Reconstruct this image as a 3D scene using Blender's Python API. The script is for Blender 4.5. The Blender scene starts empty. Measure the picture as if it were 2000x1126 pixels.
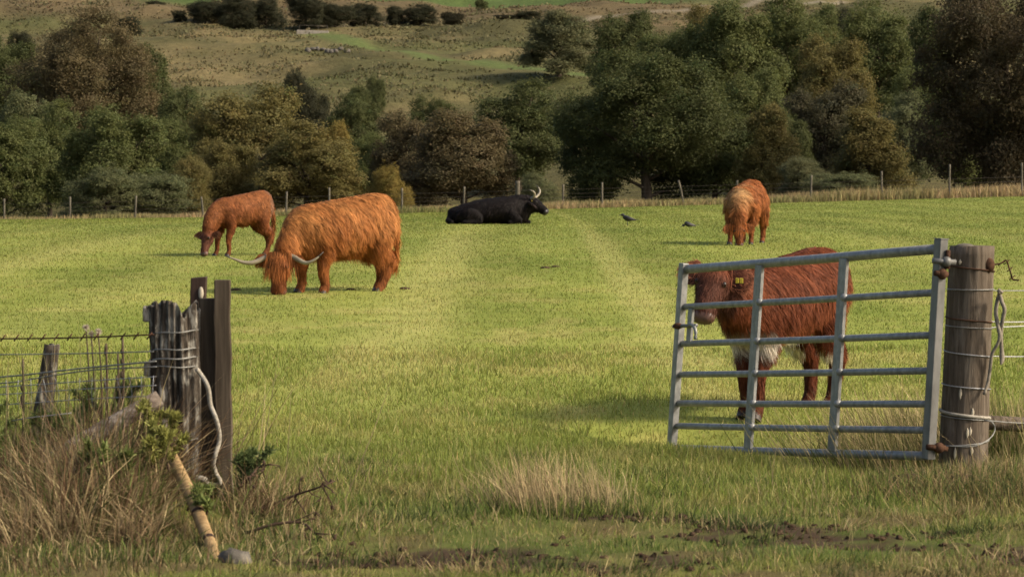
import bpy, bmesh, math, random
import numpy as np
from mathutils import Vector, Matrix

R = math.radians
SC = bpy.context.scene
COL = SC.collection
random.seed(7)
RNG = np.random.default_rng(7)

# ------------------------------------------------------------------ camera
FPX, CXP, CYP = 5478.0, 1000.0, 563.0        # focal length and centre in photo pixels
CAM_H = 1.48
PITCH = math.atan2(213.0, FPX)
cam_d = bpy.data.cameras.new('camera')
cam = bpy.data.objects.new('camera', cam_d)
COL.objects.link(cam)
cam.location = (0, 0, CAM_H)
cam.rotation_euler = (R(90) - PITCH, 0, 0)
cam_d.sensor_width = 36.0
cam_d.lens = 36.0 * FPX / 2000.0
cam_d.clip_start = 0.5
cam_d.clip_end = 3000
cam_d.dof.use_dof = True
cam_d.dof.focus_distance = 24.0
cam_d.dof.aperture_fstop = 9.0
SC.camera = cam

# ------------------------------------------------------------------ sky and sun
SUN_EL, SUN_AZ = 36.0, 107.0      # azimuth measured clockwise from +Y (view direction)
world = bpy.data.worlds.new('World')
SC.world = world
world.use_nodes = True
wn = world.node_tree
for n in list(wn.nodes):
    wn.nodes.remove(n)
sky = wn.nodes.new('ShaderNodeTexSky')
sky.sky_type = 'NISHITA'
sky.sun_disc = False
sky.sun_elevation = R(SUN_EL)
sky.sun_rotation = R(SUN_AZ)
sky.dust_density = 5.0
sky.ozone_density = 0.3
sky.air_density = 1.0
bg = wn.nodes.new('ShaderNodeBackground')
bg.inputs['Strength'].default_value = 0.15
wo = wn.nodes.new('ShaderNodeOutputWorld')
wn.links.new(sky.outputs[0], bg.inputs[0])
wn.links.new(bg.outputs[0], wo.inputs[0])
sd = bpy.data.lights.new('sun', 'SUN')
sd.energy = 3.4
sd.angle = R(7.0)
sd.color = (1.0, 0.90, 0.74)
sun = bpy.data.objects.new('sun', sd)
COL.objects.link(sun)
_sv = Vector((math.sin(R(SUN_AZ)) * math.cos(R(SUN_EL)), math.cos(R(SUN_AZ)) * math.cos(R(SUN_EL)), math.sin(R(SUN_EL))))
sun.rotation_euler = _sv.to_track_quat('Z', 'Y').to_euler()
sun.location = (30, 0, 40)
SC.view_settings.view_transform = 'Standard'
SC.view_settings.look = 'None'
SC.view_settings.exposure = 0.38
SC.view_settings.gamma = 1.0
SC.view_settings.use_curve_mapping = False
SC.cycles.max_bounces = 6
SC.cycles.transparent_max_bounces = 4
SC.cycles.sample_clamp_indirect = 4.0

# ------------------------------------------------------------------ helpers
def at(px, py, d):
    """world point at depth d (metres along +Y) seen at photo pixel px, py"""
    u, v = (px - CXP) / FPX, (CYP - py) / FPX
    dy = math.cos(PITCH) + v * math.sin(PITCH)
    dz = -math.sin(PITCH) + v * math.cos(PITCH)
    k = d / dy
    return Vector((u * k, d, CAM_H + dz * k))

def sstep(a, b, x):
    t = np.clip((x - a) / (b - a), 0, 1)
    return t * t * (3 - 2 * t)

def _hash(ix, iy, s):
    h = (ix.astype(np.int64) * 374761393 + iy.astype(np.int64) * 668265263 + s * 974711) & 0x7fffffff
    h = ((h ^ (h >> 13)) * 1274126177) & 0x7fffffff
    return ((h ^ (h >> 16)) & 0xffff) / 65535.0

def vnoise(x, y, s=0):
    x = np.asarray(x, float); y = np.asarray(y, float)
    ix, iy = np.floor(x), np.floor(y)
    fx, fy = x - ix, y - iy
    fx = fx * fx * (3 - 2 * fx); fy = fy * fy * (3 - 2 * fy)
    a = _hash(ix, iy, s); b = _hash(ix + 1, iy, s); c = _hash(ix, iy + 1, s); d = _hash(ix + 1, iy + 1, s)
    return (a * (1 - fx) + b * fx) * (1 - fy) + (c * (1 - fx) + d * fx) * fy

def fbm(x, y, s=0, o=4):
    t, a, n = 0.0, 0.5, 0.0
    for i in range(o):
        t = t + a * vnoise(np.asarray(x) * 2 ** i, np.asarray(y) * 2 ** i, s + i * 17); n += a; a *= 0.5
    return t / n

# ------------------------------------------------------------------ terrain height
_yt = np.arange(-60, 1300, 1.0)
_py = [-60, 0, 14, 18, 24, 32.6, 43, 50, 67, 100, 140, 158, 175, 205, 250, 300, 400, 500, 650, 900, 1300]
_pz = [0, 0, 0, -.07, .05, .16, .29, .40, .42, .25, -.06, -.5, -.3, 2.2, 6.5, 11.5, 22.0, 33.5, 50, 84, 130]
_zt = np.interp(_yt, _py, _pz)
_k = np.ones(5) / 5
for _ in range(2):
    _p = np.pad(_zt, 2, mode='edge'); _zt = np.convolve(_p, _k, 'valid')

def terrain(x, y):
    x = np.asarray(x, float); y = np.asarray(y, float)
    z = np.interp(y, _yt, _zt)
    z = z + 0.0275 * np.clip(x, -60, 60) * sstep(62, 142, y) * (1 - sstep(165, 280, y))
    z = z - 0.16 * np.exp(-((x - 1.0) ** 2 / .5 + (y - 17.2) ** 2 / .6))
    z = z + 0.05 * (fbm(x * .9, y * .9, 3, 3) - .5) * (1 - sstep(25, 60, y))
    z = z + 0.055 * (fbm(x * 4.5, y * 4.5, 8, 3) - .5) * (1 - sstep(11.8, 13.5, y))
    z = z + (5.0 * (fbm(x / 30, y / 34, 11, 4) - .5) + 2.2 * (fbm(x / 8, y / 12, 13, 3) - .5)) * sstep(195, 300, y)
    z = z - .08 * np.exp(-((x - 1.7) ** 2 / 1.3 + (y - 14.7) ** 2 / 2.2))
    _t = np.clip(((x - 2.27) * -1.27 + (y - 15) * 2.4) / 7.37, 0, 1)
    z = z - .085 * np.exp(-((x - 2.27 + 1.27 * _t) ** 2 + (y - 15 - 2.4 * _t) ** 2) / .2)
    z = z + 0.02 * np.exp(-((x - 2.55) ** 2 / .16 + (y - 14.5) ** 2 / .35))
    z = z + 0.10 * np.exp(-((x + 2.0) ** 2 / .5 + (y - 12.2) ** 2 / 1.2))
    return z

def ground_z(x, y):
    return float(terrain(np.array([x]), np.array([y]))[0])

# ------------------------------------------------------------------ materials
def mat(name, rough=.8, spec=.2):
    m = bpy.data.materials.new(name); m.use_nodes = True
    b = m.node_tree.nodes['Principled BSDF']
    b.inputs['Roughness'].default_value = rough
    b.inputs['Specular IOR Level'].default_value = spec
    return m, m.node_tree, b

def nd(t, typ, **kw):
    n = t.nodes.new(typ)
    for k, v in kw.items():
        if hasattr(n, k): setattr(n, k, v)
        else: n.inputs[k].default_value = v
    return n

def noise_ramp(t, scale, stops, vec=None, detail=6, rough=.6, stretch=None, coord='Object', dist=0):
    tc = nd(t, 'ShaderNodeTexCoord')
    v = tc.outputs[coord]
    if stretch:
        mp = nd(t, 'ShaderNodeMapping'); mp.inputs['Scale'].default_value = stretch
        t.links.new(v, mp.inputs['Vector']); v = mp.outputs[0]
    n = nd(t, 'ShaderNodeTexNoise'); n.inputs['Scale'].default_value = scale
    n.inputs['Detail'].default_value = detail; n.inputs['Roughness'].default_value = rough
    n.inputs['Distortion'].default_value = dist
    t.links.new(v, n.inputs['Vector'])
    r = nd(t, 'ShaderNodeValToRGB')
    e = r.color_ramp.elements
    while len(e) < len(stops): e.new(0.5)
    for el, (p, c) in zip(e, stops):
        el.position = p; el.color = (*c, 1)
    t.links.new(n.outputs['Fac'], r.inputs['Fac'])
    return r.outputs['Color'], n.outputs['Fac']

def bump(t, b, fac, strength, distance):
    bp = nd(t, 'ShaderNodeBump'); bp.inputs['Strength'].default_value = strength
    bp.inputs['Distance'].default_value = distance
    t.links.new(fac, bp.inputs['Height']); t.links.new(bp.outputs[0], b.inputs['Normal'])

def mat_noise(name, stops, scale=6, rough=.85, spec=.2, stretch=None, bstr=.5, bdist=.01, detail=8, metallic=0, dist=0):
    m, t, b = mat(name, rough, spec)
    c, f = noise_ramp(t, scale, stops, stretch=stretch, detail=detail, dist=dist)
    t.links.new(c, b.inputs['Base Color'])
    b.inputs['Metallic'].default_value = metallic
    if bstr: bump(t, b, f, bstr, bdist)
    return m

def mat_attr(name, rough=.7, spec=.15, transl=0.0, objcol=False, jitter=.0, jscale=40, bstr=0, bdist=.02):
    """colour from the per-piece Col attribute, optionally times the object colour"""
    m, t, b = mat(name, rough, spec)
    a = nd(t, 'ShaderNodeAttribute'); a.attribute_name = 'Col'
    c = a.outputs['Color']
    if objcol:
        oi = nd(t, 'ShaderNodeObjectInfo')
        mx = nd(t, 'ShaderNodeMix'); mx.data_type = 'RGBA'; mx.blend_type = 'MULTIPLY'
        mx.inputs[0].default_value = 1
        t.links.new(c, mx.inputs[6]); t.links.new(oi.outputs['Color'], mx.inputs[7]); c = mx.outputs[2]
    if jitter:
        col, fac = noise_ramp(t, jscale, [(.25, (1 - jitter,) * 3), (.75, (1 + jitter,) * 3)], detail=8, rough=.7)
        mx = nd(t, 'ShaderNodeMix'); mx.data_type = 'RGBA'; mx.blend_type = 'MULTIPLY'
        mx.inputs[0].default_value = 1
        t.links.new(c, mx.inputs[6]); t.links.new(col, mx.inputs[7]); c = mx.outputs[2]
        if bstr: bump(t, b, fac, bstr, bdist)
    t.links.new(c, b.inputs['Base Color'])
    if transl:
        tr = nd(t, 'ShaderNodeBsdfTranslucent'); t.links.new(c, tr.inputs['Color'])
        ms = nd(t, 'ShaderNodeMixShader'); ms.inputs[0].default_value = transl
        out = t.nodes['Material Output']
        t.links.new(b.outputs[0], ms.inputs[1]); t.links.new(tr.outputs[0], ms.inputs[2])
        t.links.new(ms.outputs[0], out.inputs['Surface'])
    return m

def mat_plain(name, c, rough=.6, spec=.3, metallic=0):
    return mat_noise(name, [(.3, tuple(v * .75 for v in c)), (.7, tuple(min(1, v * 1.2) for v in c))], 30, rough, spec, bstr=.15, bdist=.002, metallic=metallic)

# ------------------------------------------------------------------ mesh builders
def mesh_np(name, V, F, m=None, parent=None, col=None, smooth=False):
    """F: (N,3) or (N,4) array, or a list of index tuples"""
    me = bpy.data.meshes.new(name)
    V = np.asarray(V, np.float32)
    if isinstance(F, np.ndarray):
        k = F.shape[1]
        me.vertices.add(len(V)); me.vertices.foreach_set('co', V.ravel())
        me.loops.add(F.size); me.loops.foreach_set('vertex_index', F.astype(np.int32).ravel())
        me.polygons.add(len(F))
        me.polygons.foreach_set('loop_start', np.arange(0, F.size, k, dtype=np.int32))
        me.update(calc_edges=True)
    else:
        me.from_pydata([tuple(v) for v in V.tolist()], [], F)
        me.update()
    if smooth:
        me.polygons.foreach_set('use_smooth', np.ones(len(me.polygons), bool))
    else:
        me.polygons.foreach_set('use_smooth', np.zeros(len(me.polygons), bool))
    if col is not None:
        a = me.color_attributes.new('Col', 'FLOAT_COLOR', 'POINT')
        c4 = np.ones((len(V), 4), np.float32); c4[:, :3] = np.clip(col, 0, 1)
        a.data.foreach_set('color', c4.ravel())
    if m: me.materials.append(m)
    o = bpy.data.objects.new(name, me)
    COL.objects.link(o)
    if parent: o.parent = parent
    return o

class MB:
    def __init__(s): s.v = []; s.f = []
    def add(s, V, F):
        b = len(s.v); s.v += [tuple(v) for v in V]; s.f += [tuple(i + b for i in f) for f in F]; return s
    def build(s, name, m, parent=None, smooth=True, bevel=0, col=None):
        o = mesh_np(name, np.array(s.v), s.f, m, parent, col, smooth)
        if bevel:
            md = o.modifiers.new('bevel', 'BEVEL'); md.width = bevel; md.segments = 2; md.limit_method = 'ANGLE'
        return o

def catmull(P, sub):
    P = np.asarray(P, float)
    if len(P) < 3 or sub <= 1:
        t = np.linspace(0, len(P) - 1, (len(P) - 1) * max(1, sub) + 1)
        i = np.minimum(t.astype(int), len(P) - 2); f = (t - i)[:, None]
        return P[i] * (1 - f) + P[i + 1] * f
    Q = np.vstack([2 * P[0] - P[1], P, 2 * P[-1] - P[-2]])
    out = []
    for i in range(1, len(Q) - 2):
        for j in range(sub):
            t = j / sub
            out.append(.5 * (2 * Q[i] + (Q[i + 1] - Q[i - 1]) * t + (2 * Q[i - 1] - 5 * Q[i] + 4 * Q[i + 1] - Q[i + 2]) * t * t + (3 * Q[i] - Q[i - 1] - 3 * Q[i + 1] + Q[i + 2]) * t ** 3))
    out.append(Q[-2])
    return np.array(out)

def loft(P, ra, rb=None, up=(0, 0, 1), n=12, sub=4):
    P = np.asarray(P, float)
    ra = np.broadcast_to(np.asarray(ra, float), (len(P),)) if np.ndim(ra) == 0 else np.asarray(ra, float)
    rb = ra if rb is None else np.asarray(rb, float)
    Z = catmull(np.hstack([P, ra[:, None], rb[:, None]]), sub)
    C, A, B = Z[:, :3], np.maximum(Z[:, 3], .0005), np.maximum(Z[:, 4], .0005)
    T = np.gradient(C, axis=0); T /= np.linalg.norm(T, axis=1)[:, None] + 1e-9
    up = np.asarray(up, float)
    V = []
    last = None
    for c, t, a, b in zip(C, T, A, B):
        s = np.cross(t, up)
        if np.linalg.norm(s) < .05: s = last if last is not None else np.cross(t, (0.3, 1, 0.2))
        s = s / np.linalg.norm(s); last = s
        u = np.cross(s, t)
        for k in range(n):
            th = 2 * math.pi * k / n
            V.append(c + s * a * math.cos(th) + u * b * math.sin(th))
    F = []
    m = len(C)
    for i in range(m - 1):
        for k in range(n):
            F.append((i * n + k, i * n + (k + 1) % n, (i + 1) * n + (k + 1) % n, (i + 1) * n + k))
    V.append(C[0]); V.append(C[-1])
    for k in range(n):
        F.append((m * n, (k + 1) % n, k)); F.append((m * n + 1, (m - 1) * n + k, (m - 1) * n + (k + 1) % n))
    return V, F

def tube(P, r, n=8, sub=3):
    r = [r] * len(P) if np.ndim(r) == 0 else r
    d = np.abs(np.asarray(P[-1], float) - np.asarray(P[0], float))
    up = (0, 0, 1) if d[2] < .8 * np.linalg.norm(d) else (0, 1, 0.1)
    return loft(P, np.array(r, float), None, up, n, sub)

def bar(p0, p1, w, h, side):
    """box from p0 to p1, w along side, h across"""
    p0, p1 = Vector(p0), Vector(p1)
    t = (p1 - p0).normalized(); s = Vector(side); s = (s - t * s.dot(t)).normalized(); u = t.cross(s)
    V = []
    for p in (p0, p1):
        for a, b in ((-1, -1), (1, -1), (1, 1), (-1, 1)):
            V.append(p + s * a * w / 2 + u * b * h / 2)
    return V, [(3, 2, 1, 0), (4, 5, 6, 7), (0, 1, 5, 4), (1, 2, 6, 5), (2, 3, 7, 6), (3, 0, 4, 7)]

def ellipsoid(c, r, n=10, m=7, rot=None):
    V = []; F = []
    for i in range(m + 1):
        ph = math.pi * i / m
        for k in range(n):
            th = 2 * math.pi * k / n
            p = Vector((r[0] * math.sin(ph) * math.cos(th), r[1] * math.sin(ph) * math.sin(th), r[2] * math.cos(ph)))
            if rot: p = rot @ p
            V.append(Vector(c) + p)
    for i in range(m):
        for k in range(n):
            F.append((i * n + k, (i + 1) * n + k, (i + 1) * n + (k + 1) % n, i * n + (k + 1) % n))
    return V, F

def unit(a):
    return a / (np.linalg.norm(a, axis=-1, keepdims=True) + 1e-9)

def ribbons(P, D, L, W, S, bend, nseg, C, tipc=None):
    """tapered strands: root P, direction D, length L, width W, side S, bend vector"""
    N = len(P); per = 2 * nseg + 1
    V = np.empty((N, per, 3), np.float32); K = np.empty((N, per, 3), np.float32)
    tipc = C if tipc is None else tipc
    for i in range(nseg):
        t = i / nseg
        c = P + D * (L * t)[:, None] + bend * (L * t * t)[:, None]
        w = (W * .5 * (1 - t) ** .6)[:, None]
        V[:, 2 * i] = c - S * w; V[:, 2 * i + 1] = c + S * w
        K[:, 2 * i] = K[:, 2 * i + 1] = C * (1 - t) + tipc * t
    V[:, -1] = P + D * L[:, None] + bend * L[:, None]
    K[:, -1] = tipc
    tri = []
    for i in range(nseg - 1):
        a = 2 * i
        tri += [(a, a + 1, a + 3), (a, a + 3, a + 2)]
    a = 2 * (nseg - 1); tri.append((a, a + 1, a + 2))
    F = (np.arange(N) * per)[:, None, None] + np.array(tri)[None]
    return V.reshape(-1, 3), F.reshape(-1, 3), K.reshape(-1, 3)

def ribbon_obj(name, parts, m, parent=None):
    V, F, K, b = [], [], [], 0
    for v, f, k in parts:
        V.append(v); F.append(f + b); K.append(k); b += len(v)
    return mesh_np(name, np.vstack(V), np.vstack(F), m, parent, np.vstack(K), True)

def tag(o, label=None, cat=None, group=None, kind=None):
    if label: o['label'] = label
    if cat: o['category'] = cat
    if group: o['group'] = group
    if kind: o['kind'] = kind
    return o

def thing(name, label, cat, loc=(0, 0, 0), rz=0, group=None):
    o = bpy.data.objects.new(name, None); COL.objects.link(o)
    o.location = loc; o.rotation_euler = (0, 0, rz); o.empty_display_size = .1
    return tag(o, label, cat, group)

def local(root, p):
    """world point into the frame of a root with location and z rotation"""
    v = Vector(p) - root.location
    a = -root.rotation_euler.z
    return Vector((v.x * math.cos(a) - v.y * math.sin(a), v.x * math.sin(a) + v.y * math.cos(a), v.z))

# ------------------------------------------------------------------ pasture and hillside
EDGE_Y = 142.0
MUD = [(-.45, 10.9, .75, .30), (.25, 10.75, .7, .22), (1.15, 11.75, .85, .28), (1.5, 11.5, .7, .22), (.7, 12.1, .5, .16), (1.95, 10.85, .4, .2), (2.3, 11.3, .4, .25), (-.1, 11.15, .5, .18), (1.9, 13.3, .35, .18)]

def mix(a, b, t):
    t = np.asarray(t)[..., None]
    return np.asarray(a) * (1 - t) + np.asarray(b) * t

def mud_mask(x, y):
    m = np.zeros_like(x)
    for cx, cy, rx, ry in MUD:
        m = np.maximum(m, np.exp(-(((x - cx) / rx) ** 2 + ((y - cy) / (ry * 1.7)) ** 2)))
    return np.clip((m * 1.5 - 1.9 * fbm(x * 5, y * 8, 41, 4) + .22) * 1.8, 0, 1)

def stripe(x, c, w):
    return np.exp(-((x - c) / w) ** 2)

def field_color(x, y):
    g1, g2 = np.array([.175, .210, .038]), np.array([.265, .282, .062])
    dry, deep = np.array([.40, .33, .12]), np.array([.085, .125, .022])
    n = fbm(x * .55, y * .22, 21, 4); n2 = fbm(x * 2.2, y * 1.3, 25, 3)
    c = mix(g1, g2, np.clip((n - .32) * 2.6, 0, 1))
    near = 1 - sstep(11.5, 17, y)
    c = mix(c, np.array([.155, .190, .042]), .30 * sstep(38, 62, y))
    c = mix(c, dry, np.clip((n2 - .54) * 2.0, 0, .4) * (1 - .8 * sstep(20, 60, y)))
    w = .18 + .1 * vnoise(y * .2, y * 0, 5)
    k = np.maximum(1.25 * stripe(x, 1.45 + .004 * (y - 30), w * .95), .8 * stripe(x, -1.0, w * 2.0))
    for cx, a in ((-7.2, .6), (-9.6, .5), (-4.6, .25), (6.6, .4), (9.2, .5), (-14, .5), (-16.5, .4), (13.8, .4), (16.5, .4), (21, .4), (-22, .4)):
        k = np.maximum(k, a * stripe(x, cx, .45))
    k = k * (.55 + .45 * fbm(x * 1.5, y * .4, 61, 2)) * sstep(16, 24, y) * (1 - .72 * sstep(36, 70, y))
    c = mix(c, np.array([.39, .365, .12]), np.clip(k, 0, .48))
    band = .5 + .5 * np.sin(x * 2.5 + .6 * fbm(x * .3, y * .1, 71, 2) * 6)
    c = c * (1 - .15 * band * sstep(22, 40, y))[..., None]
    c = mix(c, deep * 1.35, near * np.clip((fbm(x * 1.6, y * 1.6, 31, 3) - .30) * 2.8, 0, .9))  # near turf darkened, then browned: worn ground plus painted-in foreground shade
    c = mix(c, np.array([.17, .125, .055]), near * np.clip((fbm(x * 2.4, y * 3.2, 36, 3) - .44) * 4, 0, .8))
    return c

SOIL = np.array([.052, .035, .021])

def path_dist(px, py, pts):
    d = np.full(px.shape, 1e9)
    for (ax, ay), (bx, by) in zip(pts[:-1], pts[1:]):
        vx, vy = bx - ax, by - ay
        t = np.clip(((px - ax) * vx + (py - ay) * vy) / (vx * vx + vy * vy), 0, 1)
        d = np.minimum(d, np.hypot(px - ax - t * vx, py - ay - t * vy))
    return d

def hill_pt(px, py):
    """where the line of sight through a photo pixel meets the hillside"""
    for d in np.arange(150, 1000, 2.0):
        p = at(px, py, float(d))
        if ground_z(p.x, p.y) >= p.z: return (p.x, p.y)
    return (p.x, p.y)

PATH = [hill_pt(*p) for p in ((620, 66), (680, 82), (760, 100), (860, 118), (960, 128), (1060, 136), (1160, 150))]
ROAD = [hill_pt(*p) for p in ((900, 44), (1060, 40), (1200, 34), (1310, 26), (1450, 16), (1650, 4))]

def hill_color(x, y):
    olive, tan, red, lush = np.array([.092, .084, .036]), np.array([.190, .150, .070]), np.array([.135, .094, .052]), np.array([.080, .112, .034])
    n = fbm(x / 16, y / 26, 81, 5); n2 = fbm(x / 4, y / 7, 85, 4)
    c = mix(olive, tan, np.clip((n - .40) * 3.2 + (n2 - .5) * 1.6, 0, 1))
    c = mix(c, np.array([.095, .098, .036]), np.clip((fbm(x / 50, y / 25, 91, 3) - .5) * 3, 0, .7))
    edge = 1 * x * .06 + y + 14 * (n - .5)
    c = mix(c, red, sstep(418, 436, edge) * .6 * (1 - sstep(30, 60, x)))
    c = mix(c, lush, sstep(482, 490, x * .10 + y + 6 * (n2 - .5)) * (1 - sstep(20, 45, x - .06 * (y - 470))))
    d = path_dist(x, y, PATH)
    c = mix(c, np.array([.110, .145, .045]), np.exp(-(d / 2.6) ** 4) * .8)
    d = path_dist(x, y, ROAD)
    c = mix(c, np.array([.27, .23, .17]), np.exp(-(d / 1.1) ** 4) * .6)
    c = c * .86
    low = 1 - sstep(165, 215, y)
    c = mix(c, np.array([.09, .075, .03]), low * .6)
    return c

def grid(name, xs, ys, colf, m):
    X, Y = np.meshgrid(xs, ys)
    x, y = X.ravel(), Y.ravel()
    V = np.stack([x, y, terrain(x, y)], 1)
    w, h = len(xs), len(ys)
    i = (np.arange(h - 1)[:, None] * w + np.arange(w - 1)[None]).ravel()
    F = np.stack([i, i + 1, i + 1 + w, i + w], 1)
    return mesh_np(name, V, F, m, None, colf(x, y), True)

def spread(mid, step, lim, grow):
    a = list(np.arange(0, mid, step)); s = step
    while a[-1] < lim:
        s *= grow; a.append(a[-1] + s)
    a = np.array(a); return np.concatenate([-a[:0:-1], a])

M_FIELD = mat_attr('pasture_soil_and_sward', .9, .05, jitter=.22, jscale=3.5, bstr=.5, bdist=.05)
M_HILL = mat_attr('rough_hill_grass', .95, .05, jitter=.32, jscale=.9, bstr=.9, bdist=.4)
M_BLADE = mat_attr('grass_blade', .6, .2, transl=.35)
M_DRY = mat_attr('dry_grass_blade', .7, .15, transl=.25)

def fieldmesh_color(x, y):
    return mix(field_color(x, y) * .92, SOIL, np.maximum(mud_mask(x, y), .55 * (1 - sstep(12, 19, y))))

_ys = list(np.arange(-6, 9, .6)) + list(np.arange(9, 14, .07)) + list(np.arange(14, 20, .11)); _s = .12
while _ys[-1] < EDGE_Y - 1.5:
    _s *= 1.022; _ys.append(_ys[-1] + _s)
_ys[-1] = EDGE_Y
xs_f = spread(3.6, .075, 130, 1.045)
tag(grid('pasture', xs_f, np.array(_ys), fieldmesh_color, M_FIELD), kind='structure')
xs_h = np.concatenate([np.linspace(-420, -84, 60)[:-1], np.linspace(-84, 84, 170), np.linspace(84, 420, 60)[1:]])
ys_h = np.concatenate([np.arange(EDGE_Y, 330, 1.0), np.arange(330, 620, 2.2), np.linspace(622, 1250, 70)])
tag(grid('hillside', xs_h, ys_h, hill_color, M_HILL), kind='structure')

def scatter(d0, d1, k, pad=1.6, xlim=None):
    """points whose density falls with the square of the distance, over a strip wider than the view"""
    n = int(.365 * k * math.log(d1 / d0) * (1 + .12))
    d = d0 * (d1 / d0) ** RNG.random(n)
    x = (RNG.random(n) * 2 - 1) * (.1826 * d * 1.06 + pad)
    return x, d

def blades(x, y, hmean, wid, C, lean=.45, nseg=2, hvar=.5, tipmul=1.15, bendk=.5):
    n = len(x)
    z = terrain(x, y) - .006
    az = RNG.random(n) * 2 * math.pi
    ln = RNG.normal(0, lean, n)
    D = unit(np.stack([np.cos(az) * ln, np.sin(az) * ln, np.ones(n)], 1))
    a2 = RNG.random(n) * math.pi
    S = np.stack([np.cos(a2), .35 * np.sin(a2), np.zeros(n)], 1); S = unit(S)
    L = hmean * (1 + hvar * (RNG.random(n) * 2 - 1))
    bend = np.stack([np.cos(az), np.sin(az), -.35 * np.ones(n)], 1) * (bendk * RNG.random(n))[:, None]
    C = np.clip(C * (1 + RNG.normal(0, .16, (n, 1))) * (1 + RNG.normal(0, .05, (n, 3))), .005, 1)
    return ribbons(np.stack([x, y, z], 1), D, L, np.broadcast_to(wid, (n,)), S, bend, nseg, C * .8, C * tipmul)

def grass_len(x, y):
    l = .030 + .030 * fbm(x * 1.3, y * 1.3, 101, 3)
    l = l + .025 * np.exp(-((x - 1.6) ** 2 / 1.0 + (y - 15.0) ** 2 / 1.4)) + .02 * np.exp(-((y - 13.4) / 1.2) ** 2)
    l = l * (.75 + .25 * sstep(11.5, 13, y)) * (.6 + .9 * fbm(x * 2.3, y * 2.3, 111, 3))
    return l * (1 - .5 * np.clip(mud_mask(x, y) * 2, 0, 1))

parts = []
x, y = scatter(9.6, 24, 620000)
keep = RNG.random(len(x)) > mud_mask(x, y) * .85
keep &= RNG.random(len(x)) < .62 + .38 * sstep(12, 15, y)
x, y = x[keep], y[keep]
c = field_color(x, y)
dr = RNG.random(len(x)) < (.10 + .16 * (1 - sstep(11.5, 15.5, y)))
c[dr] = mix(c[dr], np.array([.46, .37, .15]), np.full(dr.sum(), .75))
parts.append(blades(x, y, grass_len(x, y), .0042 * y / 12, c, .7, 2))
x, y = scatter(24, 139, 440000, 3)
c = field_color(x, y)
dr = RNG.random(len(x)) < .06
c[dr] = mix(c[dr], np.array([.46, .40, .16]), np.full(dr.sum(), .6))
parts.append(blades(x, y, .034 * (1 + 0 * x), .0046 * y / 12, c, .7, 1))
tag(ribbon_obj('grass', parts, M_BLADE), 'short yellow green grass covering the pasture', 'grass', kind='stuff')

# rough tufts on the hillside
n = 90000
d = 215 * (560 / 215) ** RNG.random(n)
x = (RNG.random(n) * 2 - 1) * (.2 * d + 8)
c = hill_color(x, d) * 1.2
on = np.minimum(path_dist(x, d, PATH) / 3.4, path_dist(x, d, ROAD) / 2.2) > 1
on &= fbm(x / 9, d / 5, 77, 4) > .50
on &= ~(sstep(482, 490, x * .10 + d) > .5)
x, d, c = x[on], d[on], c[on]
tag(ribbon_obj('hill_grass_tufts', [blades(x, d, .16 + .25 * fbm(x / 5, d / 5, 7, 3), .26 * d / 300, c, .45, 1)], M_DRY), 'coarse tan and olive grass tufts covering the far hillside', 'grass', kind='stuff')
# low scrub and heather cushions on the slope
n = 5200
d = 205 * (490 / 205) ** RNG.random(n)
x = (RNG.random(n) * 2 - 1) * (.2 * d + 8)
on = (fbm(x / 13, d / 6, 177, 4) > .56) & (np.minimum(path_dist(x, d, PATH), path_dist(x, d, ROAD)) > 3)
x, d = np.repeat(x[on], 16), np.repeat(d[on], 16); n = len(x)
rr = RNG.uniform(.10, .26, (n, 1)) * (d / 300)[:, None]
P = np.stack([x, d, terrain(x, d)], 1) + RNG.normal(0, 1, (n, 3)) * np.array([.75, .75, .22]) + np.array([0, 0, .2])
Nn = unit(RNG.normal(0, .6, (n, 3)) + np.array([0, -.3, .9])); t1 = unit(np.cross(Nn, RNG.normal(0, 1, (n, 3)))); t2 = np.cross(Nn, t1)
V = np.stack([P - t1 * rr, P - t2 * rr * .6, P + t1 * rr, P + t2 * rr * .6], 1).reshape(-1, 3)
cc = mix(np.array([.085, .088, .036]), np.array([.135, .108, .052]), RNG.random(n)) * RNG.uniform(.75, 1.25, (n, 1))
tag(mesh_np('hill_scrub', V, (np.arange(n) * 4)[:, None] + np.arange(4)[None], M_DRY, None, np.repeat(cc, 4, 0)), 'low dark scrub mottling the far hillside', 'scrub', kind='stuff')
# verge of long dry grass under the far fence
def edge_y(px):
    """depth of the far fence line for a photo column"""
    return 140.5
n = 42000
x = (RNG.random(n) * 2 - 1) * 33
y = 139.6 + RNG.random(n) ** .8 * 5
h = .18 + .5 * fbm(x * .35, y * .3, 131, 3) * (.6 + .7 * sstep(3, 20, x))
c = mix(np.array([.34, .25, .125]), np.array([.15, .17, .05]), np.clip(fbm(x * .25, y * .25, 141, 3) * 2.2 - .75 - .35 * sstep(5, 18, x), 0, 1))
tag(ribbon_obj('fence_verge_grass', [blades(x, y, h, .05, c, .22, 2)], M_DRY), 'long straw coloured grass along the far fence line', 'grass', kind='stuff')

# ------------------------------------------------------------------ trees
M_LEAF = mat_attr('leaf', .65, .2, transl=.42, objcol=True)
M_BARK = mat_noise('bark', [(.3, (.035, .026, .018)), (.7, (.12, .095, .07))], 4, .95, .1, stretch=(1, 1, .25), bstr=.8, bdist=.05)

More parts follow.
